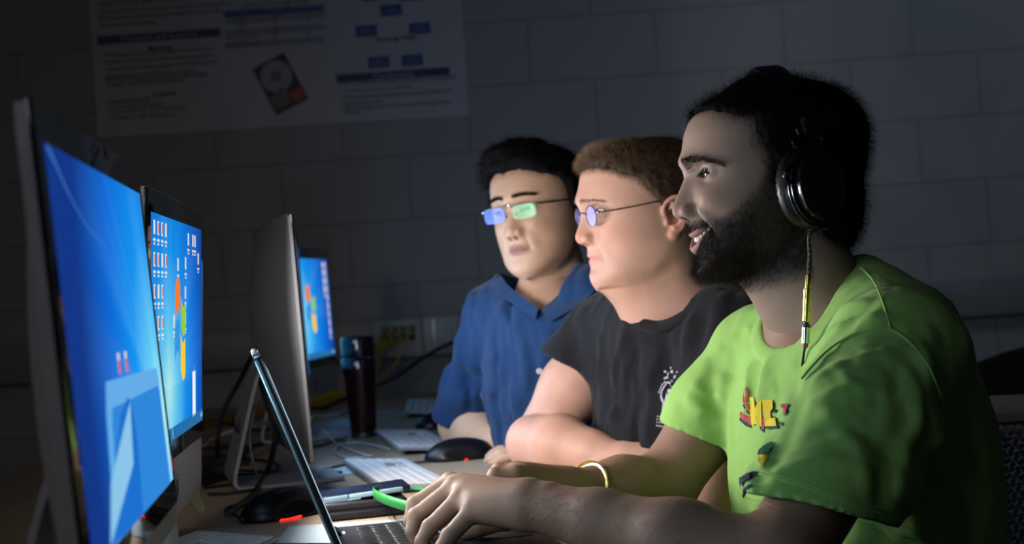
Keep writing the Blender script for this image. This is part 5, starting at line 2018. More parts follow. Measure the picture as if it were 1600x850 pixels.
decal('shirt_print', [pz(q) for q in (
    [(152, 186), (174, 188), (182, 250), (196, 218), (218, 206), (222, 354), (196, 352), (192, 300), (182, 340), (172, 352), (160, 340), (156, 280)],
    [(224, 202), (284, 200), (286, 250), (262, 244), (262, 238), (252, 238), (254, 268), (272, 268), (272, 290), (256, 292), (258, 318), (276, 316), (276, 304), (298, 304), (306, 352), (240, 356), (236, 300), (228, 262)],
    [(200, 532), (222, 518), (256, 512), (262, 530), (240, 566), (218, 596), (206, 570)],
)], SV1, M_PY, p1, .0024)
decal('shirt_print', [pz(q) for q in (
    [(204, 518), (212, 496), (234, 474), (262, 456), (286, 446), (276, 480), (262, 508), (230, 514)],
    [(318, 330), (334, 326), (334, 348), (322, 352)],
)], SV1, M_PG, p1, .0020)

# hair, brows, beard, teeth
M_HAIR_BLACK = mat('black hair', (.006, .0055, .006), rough=.95, spec=.06)
M_BEARD = mat('dark beard hair', (.026, .018, .014), rough=.5, spec=.2)
M_HAIR_BROWN = mat('short brown hair', (.045, .027, .015), rough=.6, spec=.2)
M_HAIR_BROWN2 = mat('brown hair strands', (.080, .048, .026), rough=.5, spec=.3)


def cut1(X, Y, Z):
    xh = np.interp(Z, [-.05, -.03, -.002, .017, .042, .071, .2], [-.006, .002, .006, .009, .021, .022, .022])
    d = np.minimum(.069 + .12 * (X - .02) - .25 * np.maximum(np.abs(Y) - .045, 0) - Z, X - xh)
    zl = np.interp(X, [-.12, -.085, -.06, -.045, -.02, .02], [-.125, -.128, -.10, -.075, -.042, -.038])
    return np.maximum(d, zl - Z)


hair1, HV1, HN1 = hair_cap(H1, cut1, .013, R1, S1, C1, 'hair', M_HAIR_BLACK, p1, amp=.0028, nscale=70, extra=lambda F: (F.ell((-.058, 0, -.045), (.064, .070, .082), .03), F.ell((-.004, 0, .064), (.060, .064, .050), .02), F.ell((-.05, 0, .03), (.078, .082, .075), .03)))
hair1['label'] = 'thick black hair'
r0, n0, _ = pick(HV1, HN1, (HV1[:, 2] > -.12).astype(float), 22000, 4)
tdir = np.stack([-.6 - 2 * r0[:, 0], r0[:, 1] * 6, -.3 - 3 * (.05 - r0[:, 2])], -1)
dirs = n0 * .75 + tdir * .45 + vnoise(r0 * 55, 9)[:, None] * np.array([.5, .3, .5])
strands('hair_strands', to_world(r0 - n0 * .002, R1, S1, C1), dirs @ R1.T, .017, .00011, M_HAIR_BLACK, hair1, bend=(-.1, 0, -.5), jitter=.3, seed=5)
# fine hairs along the forehead and temple
m = np.exp(-((np.abs(V1[:, 0] - np.interp(V1[:, 2], [-.03, .017, .042, .071], [.006, .013, .025, .03]))) / .008) ** 2) * (V1[:, 2] > -.02) * (V1[:, 2] < .075)
r0, n0, _ = pick(V1, N1, m, 1500, 14)
strands('hair_strands', to_world(r0, R1, S1, C1), (n0 * .35 + np.array([-.4, 0, -.9])) @ R1.T, .012, .00009, M_HAIR_BLACK, hair1, jitter=.25, seed=8)
brows(H1, R1, S1, C1, M_HAIR_BLACK, p1, lambda t: .0120 + .0075 * np.sin(np.clip(t, 0, 1) * 3.0) - .006 * t * t, count=1000, length=.010, rad=.00010, thick=.0095, V=V1, N=N1, span=.050)
mk = stub1(*V1.T) * (V1[:, 2] > -.150)
mk = np.where(mk > .3, mk, 0)
r0, n0, ci = pick(V1, N1, mk, 22000, 2)
yy = np.sign(r0[:, 1])
bd = np.stack([.30 + .0 * yy, yy * .12, -1.0 + 0 * yy], -1) + n0 * .75
Lb = np.interp(r0[:, 2], [-.14, -.11, -.075, -.055, -.04, .02], [.012, .013, .010, .0065, .006, .006])
Lb = np.where(r0[:, 0] < .035, Lb * .8, Lb)
strands('beard', to_world(r0, R1, S1, C1), bd @ R1.T, Lb, .00010, M_BEARD, p1, n=5, bend=(-.3, 0, -.1), jitter=.32, seed=6)


def teeth(h, R, s, C, parent, x0=.0905):
    H = h.H
    mb = MB()
    for i in range(-5, 6):
        y = i * .0062 + (.0 if i % 2 else 0)
        q = abs(y) / H['corner']
        zc = H['mouth'] + H['smile'] * min(q, 1) ** 2
        w = .0062 if abs(i) > 1 else .0072
        y = y * 1.06
        x = x0 - 15 * y * y
        ang = math.atan2(30 * y, 1)
        mb.box((x, y, zc + .0035), (.005, w, .0098 - .0003 * abs(i)), .0016, Matrix.Rotation(-ang, 3, 'Z'), 3)
    M = Matrix([[*(R[i] * s), C[i]] for i in range(3)] + [[0, 0, 0, 1]])
    mb.xf(M)
    return mb.build('teeth', M_TEETH, parent)


teeth(H1, R1, S1, C1, p1)
for sd in (-1, 1):
    eyeball(p1, HEAD_A, R1, C1, S1, sd, (1, .38, -.04), (.04, .018, .008))

# arm hair
wv = arm1[0]; wn = vnormals(arm1[0], arm1[1])
ax = unit(L_WR - L_EL)
tt = (wv - L_EL) @ ax / np.linalg.norm(L_WR - L_EL)
near = (np.linalg.norm(wv - (L_EL + np.outer(np.clip(tt, 0, 1), L_WR - L_EL)), axis=1) < .07)
r0, n0, _ = pick(wv, wn, (near * (tt > .03) * (tt < 1.0) * (wn[:, 2] > -.5)).astype(float), 4200, 3)
strands('arm_hair', r0, n0 * .35 + ax * .5 + np.array([0, 0, -.75]), .010, .00006, M_BEARD, p1, n=4, jitter=.2, seed=3)
ax2 = unit(R_WR - R_EL)
tt = (wv - R_EL) @ ax2 / np.linalg.norm(R_WR - R_EL)
near = (np.linalg.norm(wv - (R_EL + np.outer(np.clip(tt, 0, 1), R_WR - R_EL)), axis=1) < .055)
r0, n0, _ = pick(wv, wn, (near * (tt > .1) * (tt < .95)).astype(float), 1200, 3)
strands('arm_hair', r0, n0 * .35 + ax2 * .5 + np.array([0, 0, -.6]), .009, .00006, M_BEARD, p1, n=4, jitter=.2, seed=4)


M_TROUSER = cloth('dark denim', (.015, .018, .028))


def legs(parent, hipL, hipR, kneeL, kneeR, footL, footR, name='trousers'):
    lo = np.min([hipL, hipR, kneeL, kneeR, footL, footR], axis=0) - .16
    hi = np.max([hipL, hipR, kneeL, kneeR, footL, footR], axis=0) + .16
    lo[2] = -.01
    F = field_box(lo, hi, .011)
    for h, k, f in ((hipL, kneeL, footL), (hipR, kneeR, footR)):
        F.chain([h, k], [.088, .066], .04); F.chain([k, f], [.062, .050], .03)
    F.cone(hipL, hipR, .10, .10, .05)
    V, Q = F.mesh()
    link(name, quad_mesh(name, V, Q), parent, M_TROUSER)
    mb = MB()
    for k, f in ((kneeL, footL), (kneeR, footR)):
        d = unit((k - f) * np.array([1, 1, 0]) + np.array([-.02, 0, 0]))
        d = unit(np.array([-1, -.2, 0]))
        S = field_box(f + (-.24, -.12, -.09), f + (.1, .12, .06), .006)
        S.chain([f + (0, 0, -.03), f + d * .10 + (0, 0, -.045), f + d * .18 + (0, 0, -.050)], [.040, .040, .034], .02)
        S.plane((0, 0, .002), (0, 0, -1))
        V, Q = S.mesh()
        link('shoe', quad_mesh('shoe', V, Q), parent, M_SHOE)


M_SHOE = mat('black shoe', (.01, .01, .01), rough=.5)
hL = at(1425, 1080, 1.82); hR = at(1400, 1070, 2.05); hL[2] = hR[2] = .575
legs(p1, hL, hR, hL + (-.40, -.06, .0), hR + (-.40, .02, .0), np.array([hL[0] - .38, hL[1] - .06, .09]), np.array([hR[0] - .36, hR[1] + .04, .09]))
fix_parent(p1)

# ================= man in the black shirt
H2 = Head(HEAD_B)
R2 = frame(15, 0.5, 0); S2 = 1.0
C2 = at(899, 371, 2.30) - R2 @ (np.array([.1148, 0, -.034]) * S2)
p2 = empty('person', (C2[0] + .2, C2[1], 0), 0, 'fair-skinned man in a black T-shirt and round wire glasses, arms folded on the table', 'person')
V2, Q2 = H2.build(neck=[((-.015, 0, -.05), (-.045, 0, -.20), .060, .070, .035), ((.030, 0, -.085), (-.005, 0, -.165), .036, .046, .035), ((-.04, 0, -.13), (-.08, .07, -.20), .05, .045, .03), ((-.04, 0, -.13), (-.08, -.07, -.20), .05, .045, .03), ((-.02, .035, -.070), (.040, .016, -.092), .034, .026, .03), ((-.02, -.035, -.070), (.040, -.016, -.092), .034, .026, .03), ((.035, 0, -.098), (0, 0, -.15), .022, .035, .04)], lo=(-.16, -.105, -.215))
N2 = vnormals(V2, Q2)
TONE2 = (.50, .285, .210)
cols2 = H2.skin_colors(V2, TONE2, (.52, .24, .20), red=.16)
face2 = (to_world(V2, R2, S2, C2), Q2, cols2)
A = at
L2S = A(1165, 520, 2.24); R2S = A(957, 530, 2.52)
R2E = A(834, 692, 2.47); R2M = A(874, 697, 2.40); R2W = A(975, 722, 2.31); R2U = A(846, 684, 2.53)
L2E = A(1110, 770, 2.14); L2W = A(1010, 742, 2.27)
TB = .745


def arms2(F):
    F.chain([R2S, R2S * .5 + R2U * .5 + (-.004, 0, 0), R2U], [.058, .054, .044], .025)
    F.cone(R2E, R2M, .046, .048, .010)
    F.cone(R2M, R2M * .5 + R2W * .5, .048, .034, .02)
    F.cone(R2M * .5 + R2W * .5, R2W, .034, .028, .02)
    F.fold([A(846, 622, 2.44), A(872, 650, 2.41), A(900, 680, 2.39)], .006, .008)
    mc = [R2W + q for q in ((.070, -.055, .012), (.078, -.040, .014), (.080, -.022, .010), (.078, -.004, .004))]
    fg = [[m + (.035, -.02, -.004), m + (.052, -.03, -.016), m + (.058, -.036, -.026)] for m in mc]
    hand(F, R2W, .030, mc, fg, [R2W + (.035, -.045, -.006), R2W + (.055, -.075, -.010), R2W + (.075, -.095, -.014), R2W + (.085, -.105, -.016)])
    F.chain([L2S, L2E], [.058, .045], .02)
    F.chain([L2E, L2E * .6 + L2W * .4, L2W], [.045, .045, .031], .02)
    mc = [L2W + q for q in ((-.070, .045, .0), (-.078, .028, .002), (-.080, .010, .0), (-.076, -.008, -.006))]
    fg = [[m + (-.035, .012, -.006), m + (-.052, .018, -.016), m + (-.060, .020, -.024)] for m in mc]
    hand(F, L2W, .029, mc, fg, [L2W + (-.035, .04, -.012), L2W + (-.05, .06, -.018), L2W + (-.07, .075, -.02), L2W + (-.08, .085, -.02)])


arm2 = limb_mesh((-.12, 1.96, .66), (.46, 2.66, 1.10), .0045, arms2, TONE2)
body2 = link('body', join_meshes('body', [face2, arm2]), p2, M_SKIN_FAIR)
lat2 = unit(L2S - R2S); up2 = unit(np.array([-.22, .02, 1.0])); up2 = unit(up2 - lat2 * (up2 @ lat2)); fr2 = unit(np.cross(lat2, up2))
if fr2[0] > 0: fr2 = -fr2
AX2 = [fr2, lat2, up2]
COL2 = A(1042, 478, 2.35)
MID2 = (L2S + R2S) / 2
HEM2 = A(912, 584, 2.53)


LOOP2 = [A(1030, 506, 2.27), A(1085, 480, 2.235), A(1125, 448, 2.29), A(1115, 425, 2.42), A(1045, 428, 2.46), A(975, 452, 2.41), A(985, 485, 2.33)]
CALM2 = ((HEM2, .10), (COL2, .11))


def shirt2(F):
    g = .008
    F.ell(MID2 + up2 * -.13 + fr2 * -.015, (.140 + g, .190 + g, .20 + g), .03, R=AX2)
    F.ell(MID2 + up2 * -.30 + fr2 * .0, (.155 + g, .185 + g, .19 + g), .08, R=AX2)
    F.ell(MID2 + up2 * -.46, (.155 + g, .19 + g, .14), .08, R=AX2)
    F.cone(R2S, L2S, .068, .068, .06)
    F.cone(COL2 + (.0, .0, -.01), L2S, .060, .066, .05)
    F.cone(COL2 + (.0, .0, -.01), R2S, .060, .066, .05)
    d = unit(HEM2 - R2S)
    G = Field(F.x, F.y, F.z)
    G.chain([R2S, R2S + d * .08, HEM2 + d * .06], [.074, .074, .070], .03)
    G.plane(HEM2, (-.50, 0, -.86))
    F.comb((slice(None),) * 3, G.F, .02, 'u')
    d2 = unit(L2E - L2S)
    F.chain([L2S, L2S + d2 * .16], [.078, .072], .02)
    for pts, dep, sg in (
        ([fp(1000, 545, 2.3), fp(985, 580, 2.3), fp(975, 640, 2.3)], .004, .007),
        ([fp(1028, 550, 2.3), fp(1015, 600, 2.3), fp(1010, 680, 2.3)], -.004, .008),
        ([fp(1060, 520, 2.3), fp(1045, 560, 2.3), fp(1000, 640, 2.3)], .004, .007),
        ([fp(930, 520, 2.3), fp(915, 560, 2.3), fp(905, 580, 2.3)], .004, .006),
        ([fp(900, 545, 2.3), fp(920, 560, 2.3), fp(945, 565, 2.3)], .003, .005),
        ([fp(950, 480, 2.40), fp(935, 530, 2.40), fp(930, 590, 2.40)], -.006, .012),
        ([fp(972, 525, 2.36), fp(955, 570, 2.34), fp(950, 650, 2.34)], -.006, .010),
        ([fp(962, 490, 2.38), fp(944, 560, 2.37), fp(940, 640, 2.36)], .006, .010),
        ([fp(1075, 500, 2.20), fp(1060, 560, 2.18), fp(1040, 640, 2.18)], -.005, .010),
        ([fp(1095, 495, 2.20), fp(1085, 560, 2.16), fp(1070, 640, 2.16)], .006, .012),
        ([fp(1125, 470, 2.2), fp(1115, 540, 2.15), fp(1100, 600, 2.14)], -.006, .012),
        ([fp(900, 540, 2.42), fp(925, 550, 2.38), fp(950, 545, 2.38)], .005, .010),
        ([fp(1000, 640, 2.2), fp(1040, 660, 2.15), fp(1090, 650, 2.12)], .006, .014),
    ):
        F.fold(pts, dep, sg)
    F.noise(.0030, 13, 13); F.ridges(.0055, 13, 17, (1.5, 1.2, .5), CALM2); F.ridges(.0016, 32, 6, (1.4, 1, .5), CALM2)
    neck_hole(F, LOOP2)
    F.chain([R2S + d * .05, HEM2, HEM2 + d * .08], [.052, .061, .064], .004, 's')
    F.chain([L2S + d2 * .10, L2S + d2 * .24], [.060, .066], .004, 's')
    F.plane((0, 0, .62), (0, 0, -1))


M_BLACK = cloth('black cotton', (.009, .009, .011), .1)
sh2, SV2, SQ2 = shirt_mesh('t_shirt', (-.06, 1.95, .60), (.66, 2.80, 1.12), .0048, shirt2, M_BLACK, p2)
collar_band('collar_rib', LOOP2, M_BLACK, p2)
M_WP = mat('white print', (.42, .42, .46), rough=.8)
M_WG = mat('grey print', (.13, .14, .17), rough=.8)


def pq(pts, ox=1000, oy=560, k=6.07):
    return [(ox + x / k, oy + y / k) for x, y in pts]


def blob(cx, cy, rx, ry, a=0, n=8):
    return [(cx + rx * math.cos(t) * math.cos(a) - ry * math.sin(t) * math.sin(a), cy + rx * math.cos(t) * math.sin(a) + ry * math.sin(t) * math.cos(a)) for t in [2 * math.pi * i / n for i in range(n)]]


W2 = [blob(238, 125, 14, 12), blob(291, 90, 10, 9), blob(350, 130, 8, 9), blob(265, 145, 9, 12, .3), blob(300, 125, 14, 16), blob(328, 175, 10, 20, .4), blob(242, 185, 22, 12, -.5), blob(262, 175, 6, 22), blob(350, 260, 6, 8)]
W2 += [blob(180 + 10 * i, 320 - 24 * i, 8, 10, -.4) for i in range(4)] + [blob(228 + 13 * i, 232 - 10 * i, 8, 9) for i in range(2)]
ring = [(262, 215), (225, 260), (198, 310), (190, 360), (200, 400), (218, 430), (230, 440), (222, 400), (206, 355), (212, 312), (236, 268), (264, 232), (284, 250), (290, 230)]
W2 += [ring, [(215, 430), (232, 400), (244, 350), (258, 310), (268, 290), (278, 300), (290, 290), (300, 320), (290, 350), (280, 400), (290, 440), (320, 450), (290, 470), (240, 490), (205, 495)]]
W2 += [[(196, 510), (250, 500), (322, 492), (322, 506), (270, 516), (210, 528)]]
for row, (y0, n) in enumerate(((545, 6), (572, 6), (600, 5), (632, 7))):
    for i in range(n):
        x0 = 160 - row * 3 + i * (118 / n)
        W2.append([(x0, y0 + i * 3), (x0 + 10, y0 - 5 + i * 3), (x0 + 13, y0 + 10 + i * 3), (x0 + 4, y0 + 14 + i * 3)])
decal('shirt_emblem', [pq(q) for q in W2], SV2, M_WP, p2, .0012)
decal('shirt_emblem', [pq(q) for q in ([(285, 250), (320, 270), (348, 320), (352, 380), (330, 430), (300, 450), (284, 420), (300, 360), (296, 300)], blob(300, 215, 16, 14), blob(340, 225, 10, 12), blob(262, 330, 10, 20))], SV2, M_WG, p2, .0010)


def cut2(X, Y, Z):
    xh = np.interp(Z, [-.03, 0, .017, .036, .056, .2], [-.006, -.002, .013, .030, .040, .044])
    d = np.minimum(.062 + .10 * (X - .06) - .5 * np.maximum(np.abs(Y) - .045, 0) - Z, X - xh)
    zl = np.interp(X, [-.12, -.085, -.06, -.04, -.025, -.01, .02], [-.085, -.085, -.07, -.045, .008, -.012, -.012])
    return np.maximum(d, zl - Z)


hair2, HV2, HN2 = hair_cap(H2, cut2, .0065, R2, S2, C2, 'hair', M_HAIR_BROWN, p2, amp=.0018, nscale=115, seed=4, stretch=(1, .7, 1.0),
                           extra=lambda F: F.ell((.066, 0, .082), (.022, .050, .018), .02))
hair2['label'] = 'short brown hair, swept up at the front'
r0, n0, _ = pick(HV2, HN2, np.ones(len(HV2)), 14000, 4)
fr = np.clip((r0[:, 0] - .03) / .05, 0, 1)[:, None]
dirs = n0 * (.55 + .5 * fr) + np.stack([-.5 + 1.0 * fr[:, 0], r0[:, 1] * 4, .2 * fr[:, 0] - .5 * (1 - fr[:, 0])], -1) * .6 + vnoise(r0 * 90, 9)[:, None] * np.array([.6, .5, .4])
strands('hair_strands', to_world(r0 - n0 * .001, R2, S2, C2), dirs @ R2.T, .0105, .00012, M_HAIR_BROWN2, hair2, bend=(.1, 0, .3), jitter=.25, seed=5)
dcut = cut2(V2[:, 0], V2[:, 1], V2[:, 2])
r0, n0, _ = pick(V2, N2, (np.exp(-((dcut - .001) / .0045) ** 2) * (V2[:, 2] > -.02) * (dcut > -.004)), 4500, 24)
strands('hair_strands', to_world(r0, R2, S2, C2), (n0 * .45 + np.array([-.6, 0, -.35])) @ R2.T, .0065, .00008, M_HAIR_BROWN2, hair2, jitter=.3, seed=25)
fm = 1 / (1 + np.exp(-(HV2[:, 0] - .045) / .012)) * (HV2[:, 2] > .03)
r0, n0, _ = pick(HV2, HN2, fm.astype(float), 4200, 34)
strands('hair_strands', to_world(r0 - n0 * .001, R2, S2, C2), (n0 * .8 + np.array([.5, 0, .35]) + vnoise(r0 * 120, 9)[:, None] * np.array([.6, .7, .5])) @ R2.T, .0125, .00011, mat('lit front hair strands', (.20, .120, .062), rough=.6, spec=.3), hair2, bend=(.1, 0, .5), jitter=.25, seed=35)  # paler front strands: light on the quiff put into the colour
brows(H2, R2, S2, C2, M_HAIR_BROWN2, p2, lambda t: .0150 + .004 * np.sin(np.clip(t, 0, 1) * 2.6) - .003 * t, count=260, length=.008, rad=.00010, V=V2, N=N2)
for sd in (-1, 1):
    eyeball(p2, HEAD_B, R2, C2, S2, sd, (1, 0, -.25), (.10, .13, .16))
hc = MID2 + up2 * -.52
hL = hc + lat2 * .10; hR = hc - lat2 * .10; hL[2] = hR[2] = .575
legs(p2, hL, hR, hL + fr2 * .38, hR + fr2 * .38, np.array([*(hL + fr2 * .36)[:2], .09]), np.array([*(hR + fr2 * .36)[:2], .09]))
fix_parent(p2)

# ================= man in the blue shirt
H3 = Head(HEAD_C)
R3 = frame(57, 1, 4); S3 = .96
C3 = at(795, 363, 2.66) - R3 @ (np.array([.109, 0, -.038]) * S3)
p3 = empty('person', (C3[0] + .1, C3[1] + .1, 0), 0, 'dark-haired man in a blue button shirt and rimless glasses, farthest from the laptop', 'person')
V3, Q3 = H3.build(neck=[((-.020, 0, -.06), (-.045, 0, -.21), .056, .060, .035), ((.020, 0, -.09), (.0, 0, -.19), .030, .035, .03)], lo=(-.16, -.105, -.235))
N3 = vnormals(V3, Q3)
TONE3 = (.46, .285, .19)
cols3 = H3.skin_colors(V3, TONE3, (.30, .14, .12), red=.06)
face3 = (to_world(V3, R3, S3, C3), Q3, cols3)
R3S = A(783, 490, 2.86); L3S = A(950, 480, 2.62)
R3E = A(724, 664, 2.98); R3W = A(778, 690, 2.83)
L3E = A(975, 700, 2.62); L3W = A(880, 700, 2.72)


lat3 = unit(L3S - R3S); up3 = unit(np.array([-.30, .03, 1.0])); up3 = unit(up3 - lat3 * (up3 @ lat3)); fr3 = unit(np.cross(lat3, up3))
if fr3[1] > 0: fr3 = -fr3
AX3 = [fr3, lat3, up3]
MID3 = (R3S + L3S) / 2
COL3 = A(855, 452, 2.76)
CUFF3 = A(724, 648, 2.97)


def arms3(F):
    F.ell(MID3 + up3 * -.13, (.110, .15, .18), .03, R=AX3)
    F.cone(COL3 + (0, 0, .02), MID3 + up3 * -.05 + fr3 * .03, .048, .060, .04)
    F.chain([R3S, R3E], [.05, .043], .02)
    F.chain([R3E, R3E * .6 + R3W * .4, R3W], [.047, .043, .029], .02)
    mc = [R3W + q for q in ((.045, -.028, .020), (.050, -.022, .000), (.050, -.014, -.018), (.046, -.004, -.030))]
    mc = [R3W + q for q in ((.055, -.050, .024), (.058, -.040, .010), (.058, -.026, -.004), (.054, -.010, -.014))]
    fg = [[m + (.016, -.030, -.006), m + (.000, -.036, -.012), m + (-.012, -.026, -.014)] for m in mc]
    hand(F, R3W, .028, mc, fg, [R3W + (.02, -.04, .012), R3W + (.04, -.062, .020), R3W + (.055, -.078, .022), R3W + (.062, -.085, .02)])
    F.chain([L3S, L3E], [.05, .043], .02)
    F.chain([L3E, L3W], [.043, .029], .02)
    mc = [L3W + q for q in ((-.066, .030, .006), (-.074, .014, .008), (-.076, -.004, .004), (-.070, -.020, -.004))]
    fg = [[m + (-.035, .008, -.004), m + (-.052, .012, -.012), m + (-.062, .014, -.018)] for m in mc]
    hand(F, L3W, .028, mc, fg, [L3W + (-.03, .035, -.008), L3W + (-.045, .055, -.012), L3W + (-.06, .07, -.014), L3W + (-.07, .08, -.014)])


arm3 = limb_mesh((-.20, 2.52, .70), (.28, 3.14, 1.08), .0050, arms3, TONE3)
body3 = link('body', join_meshes('body', [face3, arm3]), p3, M_SKIN_WARM)


LOOP3 = [A(843, 474, 2.64), A(880, 452, 2.65), A(912, 430, 2.72), A(885, 412, 2.84), A(815, 414, 2.87), A(778, 434, 2.79), A(802, 455, 2.69)]
CALM3 = ((CUFF3, .08), (COL3, .09))


def shirt3(F):
    g = .010
    F.ell(MID3 + up3 * -.13, (.125 + g, .175 + g, .20), .03, R=AX3)
    F.ell(MID3 + up3 * -.32, (.130 + g, .165 + g, .20), .08, R=AX3)
    F.ell(MID3 + up3 * -.46, (.135 + g, .165 + g, .12), .08, R=AX3)
    F.cone(R3S, L3S, .056, .060, .06)
    F.cone(COL3 + (0, 0, -.01), L3S, .055, .062, .05)
    F.cone(COL3 + (0, 0, -.01), R3S, .050, .052, .05)
    d = unit(CUFF3 - R3S)
    G = Field(F.x, F.y, F.z)
    G.chain([R3S, R3S + d * .08, R3S * .3 + CUFF3 * .7, CUFF3 + d * .055], [.060, .060, .056, .060], .03)
    G.plane(CUFF3, d + np.array([.40, -.1, 0]))
    F.comb((slice(None),) * 3, G.F, .02, 'u')
    d2 = unit(L3E - L3S)
    F.chain([L3S, L3E, L3E * .7 + L3W * .3], [.068, .058, .056], .02)
    for pts, dep, sg in (
        ([fp(720, 540, 2.8), fp(735, 560, 2.8), fp(760, 555, 2.8)], .005, .007),
        ([fp(712, 575, 2.8), fp(735, 590, 2.8), fp(762, 580, 2.8)], .005, .007),
        ([fp(705, 605, 2.8), fp(730, 612, 2.8), fp(760, 600, 2.8)], -.004, .007),
        ([fp(772, 500, 2.8), fp(778, 560, 2.8), fp(772, 640, 2.8)], .010, .008),
        ([fp(820, 510, 2.7), fp(835, 570, 2.7), fp(825, 640, 2.7)], .005, .008),
        ([fp(735, 500, 2.80), fp(745, 560, 2.80), fp(725, 600, 2.85)], .006, .012),
        ([fp(715, 560, 2.85), fp(740, 580, 2.84), fp(770, 560, 2.80)], -.006, .010),
        ([fp(705, 590, 2.90), fp(735, 605, 2.88), fp(765, 600, 2.86)], .006, .009),
        ([fp(700, 615, 2.92), fp(735, 622, 2.90), fp(765, 615, 2.88)], -.007, .009),
        ([fp(780, 500, 2.70), fp(790, 560, 2.68), fp(785, 640, 2.68)], .008, .012),
        ([fp(800, 500, 2.68), fp(815, 570, 2.66), fp(830, 620, 2.66)], -.006, .012),
        ([fp(900, 480, 2.6), fp(890, 540, 2.58), fp(870, 600, 2.58)], -.006, .012),
        ([fp(915, 480, 2.6), fp(905, 530, 2.58), fp(890, 580, 2.58)], .006, .012),
        ([fp(770, 470, 2.72), fp(790, 500, 2.68), fp(800, 530, 2.66)], -.005, .012),
        ([fp(840, 500, 2.62), fp(856, 540, 2.6), fp(862, 600, 2.6)], -.0035, .004),
    ):
        F.fold(pts, dep, sg)
    F.noise(.004, 12, 23); F.ridges(.0065, 16, 27, (1.3, 1, .7), CALM3); F.ridges(.0022, 34, 26, (1.2, 1, .7), CALM3)
    cu = R3 @ np.array([.4, 0, 0]) * .05
    neck_hole(F, LOOP3, 1.0, .04)
    F.cone(A(848, 452, 2.64), A(843, 482, 2.58), .030, .008, .006, 's')
    F.chain([R3S * .4 + CUFF3 * .6, CUFF3, CUFF3 + d * .08], [.042, .050, .054], .004, 's')
    F.plane((0, 0, .62), (0, 0, -1))


M_BLUE = cloth('blue shirt cotton', (.007, .029, .085), .12)
sh3, SV3, SQ3 = shirt_mesh('button_shirt', (-.24, 2.46, .60), (.36, 3.20, 1.10), .0052, shirt3, M_BLUE, p3)

# collar leaves and placket
def strip(pts_a, pts_b, V, lift, th, name, m, parent):
    """cloth strip between two rows of places on the garment, with thickness"""
    mb = MB(); b = mb.bm
    rows = []
    for a, c in zip(pts_a, pts_b):
        pa, pc = a, c
        rows.append((Vector(pa), Vector(pc)))
    vs = []
    for pa, pc in rows:
        n = unit(CAM - np.array(pa)) * th
        vs.append([b.verts.new(pa), b.verts.new(pc), b.verts.new(pc + Vector(n)), b.verts.new(pa + Vector(n))])
    for u, v in zip(vs[:-1], vs[1:]):
        for k in range(4):
            b.faces.new((u[k], u[(k + 1) % 4], v[(k + 1) % 4], v[k]))
    b.faces.new(vs[0]); b.faces.new(list(reversed(vs[-1])))
    bmesh.ops.recalc_face_normals(b, faces=b.faces)
    return mb.build(name, m, parent, angle=60)


def hitw(px, py, V, lift=.003, fb=2.7, rad=.006):
    q = ray_hit(px, py, V, rad)
    if q is None: q = at(px, py, fb)
    return q + unit(CAM - q) * lift


for inner, outer in (
        (((782, 430, 2.775), (792, 444, 2.73), (808, 458, 2.68), (841, 482, 2.62)), ((766, 444), (778, 462), (800, 474), (836, 500))),
        (((912, 426, 2.70), (898, 442, 2.67), (878, 456, 2.64), (846, 484, 2.615)), ((938, 440), (922, 462), (896, 482), (860, 503)))):
    strip([at(*q) for q in inner], [hitw(*q, SV3, .006, 2.68) for q in outer], SV3, 0, .003, 'collar', M_BLUE, p3)
M_BUTTON = mat('pale button', (.45, .45, .42), rough=.3)
for (bx, by) in ((866, 478), (843, 580)):
    q = hitw(bx, by, SV3, .003)
    MB().lathe([(0, 0), (.0052, 0), (.0055, .0012), (.0045, .002), (0, .0018)], 16, axis=unit(CAM - q), origin=q).build('button', M_BUTTON, p3)


def cut3(X, Y, Z):
    xh = np.interp(Z, [-.05, -.02, .01, .035, .06, .2], [-.006, .0, .014, .022, .030, .034])
    d = np.minimum(.072 + .05 * (X - .05) - .45 * np.maximum(np.abs(Y) - .035, 0) - Z, X - xh)
    zl = np.interp(X, [-.12, -.085, -.06, -.04, -.025, .0, .02], [-.09, -.09, -.07, -.04, .005, -.03, -.03])
    return np.maximum(d, zl - Z)


hair3, HV3, HN3 = hair_cap(H3, cut3, .014, R3, S3, C3, 'hair', M_HAIR_BLACK, p3, amp=.0035, nscale=60, seed=7, extra=lambda F: (F.ell((.02, -.02, .105), (.07, .06, .03), .03), F.ell((.06, 0, .085), (.036, .06, .020), .02)))
hair3['label'] = 'thick black hair'
r0, n0, _ = pick(HV3, HN3, np.ones(len(HV3)), 9000, 4)
dirs = n0 * .6 + np.stack([.5 + 0 * r0[:, 0], r0[:, 1] * 5 - .3, -.3 + 0 * r0[:, 0]], -1) * .5 + vnoise(r0 * 50, 9)[:, None] * np.array([.6, .5, .4])
strands('hair_strands', to_world(r0 - n0 * .001, R3, S3, C3), dirs @ R3.T, .016, .00013, M_HAIR_BLACK, hair3, bend=(0, 0, -.4), jitter=.3, seed=5)
brows(H3, R3, S3, C3, M_HAIR_BLACK, p3, lambda t: .0225 + .006 * np.sin(np.clip(t, 0, 1) * 2.4) - .002 * t, count=520, length=.009, rad=.00012, thick=.0062, V=V3, N=N3)
for sd in (-1, 1):
    eyeball(p3, HEAD_C, R3, C3, S3, sd, (1, -.15, -.15), (.03, .015, .01))
hc = MID3 + up3 * -.5
hL = hc + lat3 * .09; hR = hc - lat3 * .09; hL[2] = hR[2] = .575
legs(p3, hL, hR, hL + fr3 * .2 + (-.3, 0, 0), hR + fr3 * .1 + (-.36, 0, 0), np.array([*(hL + fr3 * .2 + (-.28, 0, 0))[:2], .09]), np.array([*(hR + fr3 * .1 + (-.34, 0, 0))[:2], .09]))
fix_parent(p3)
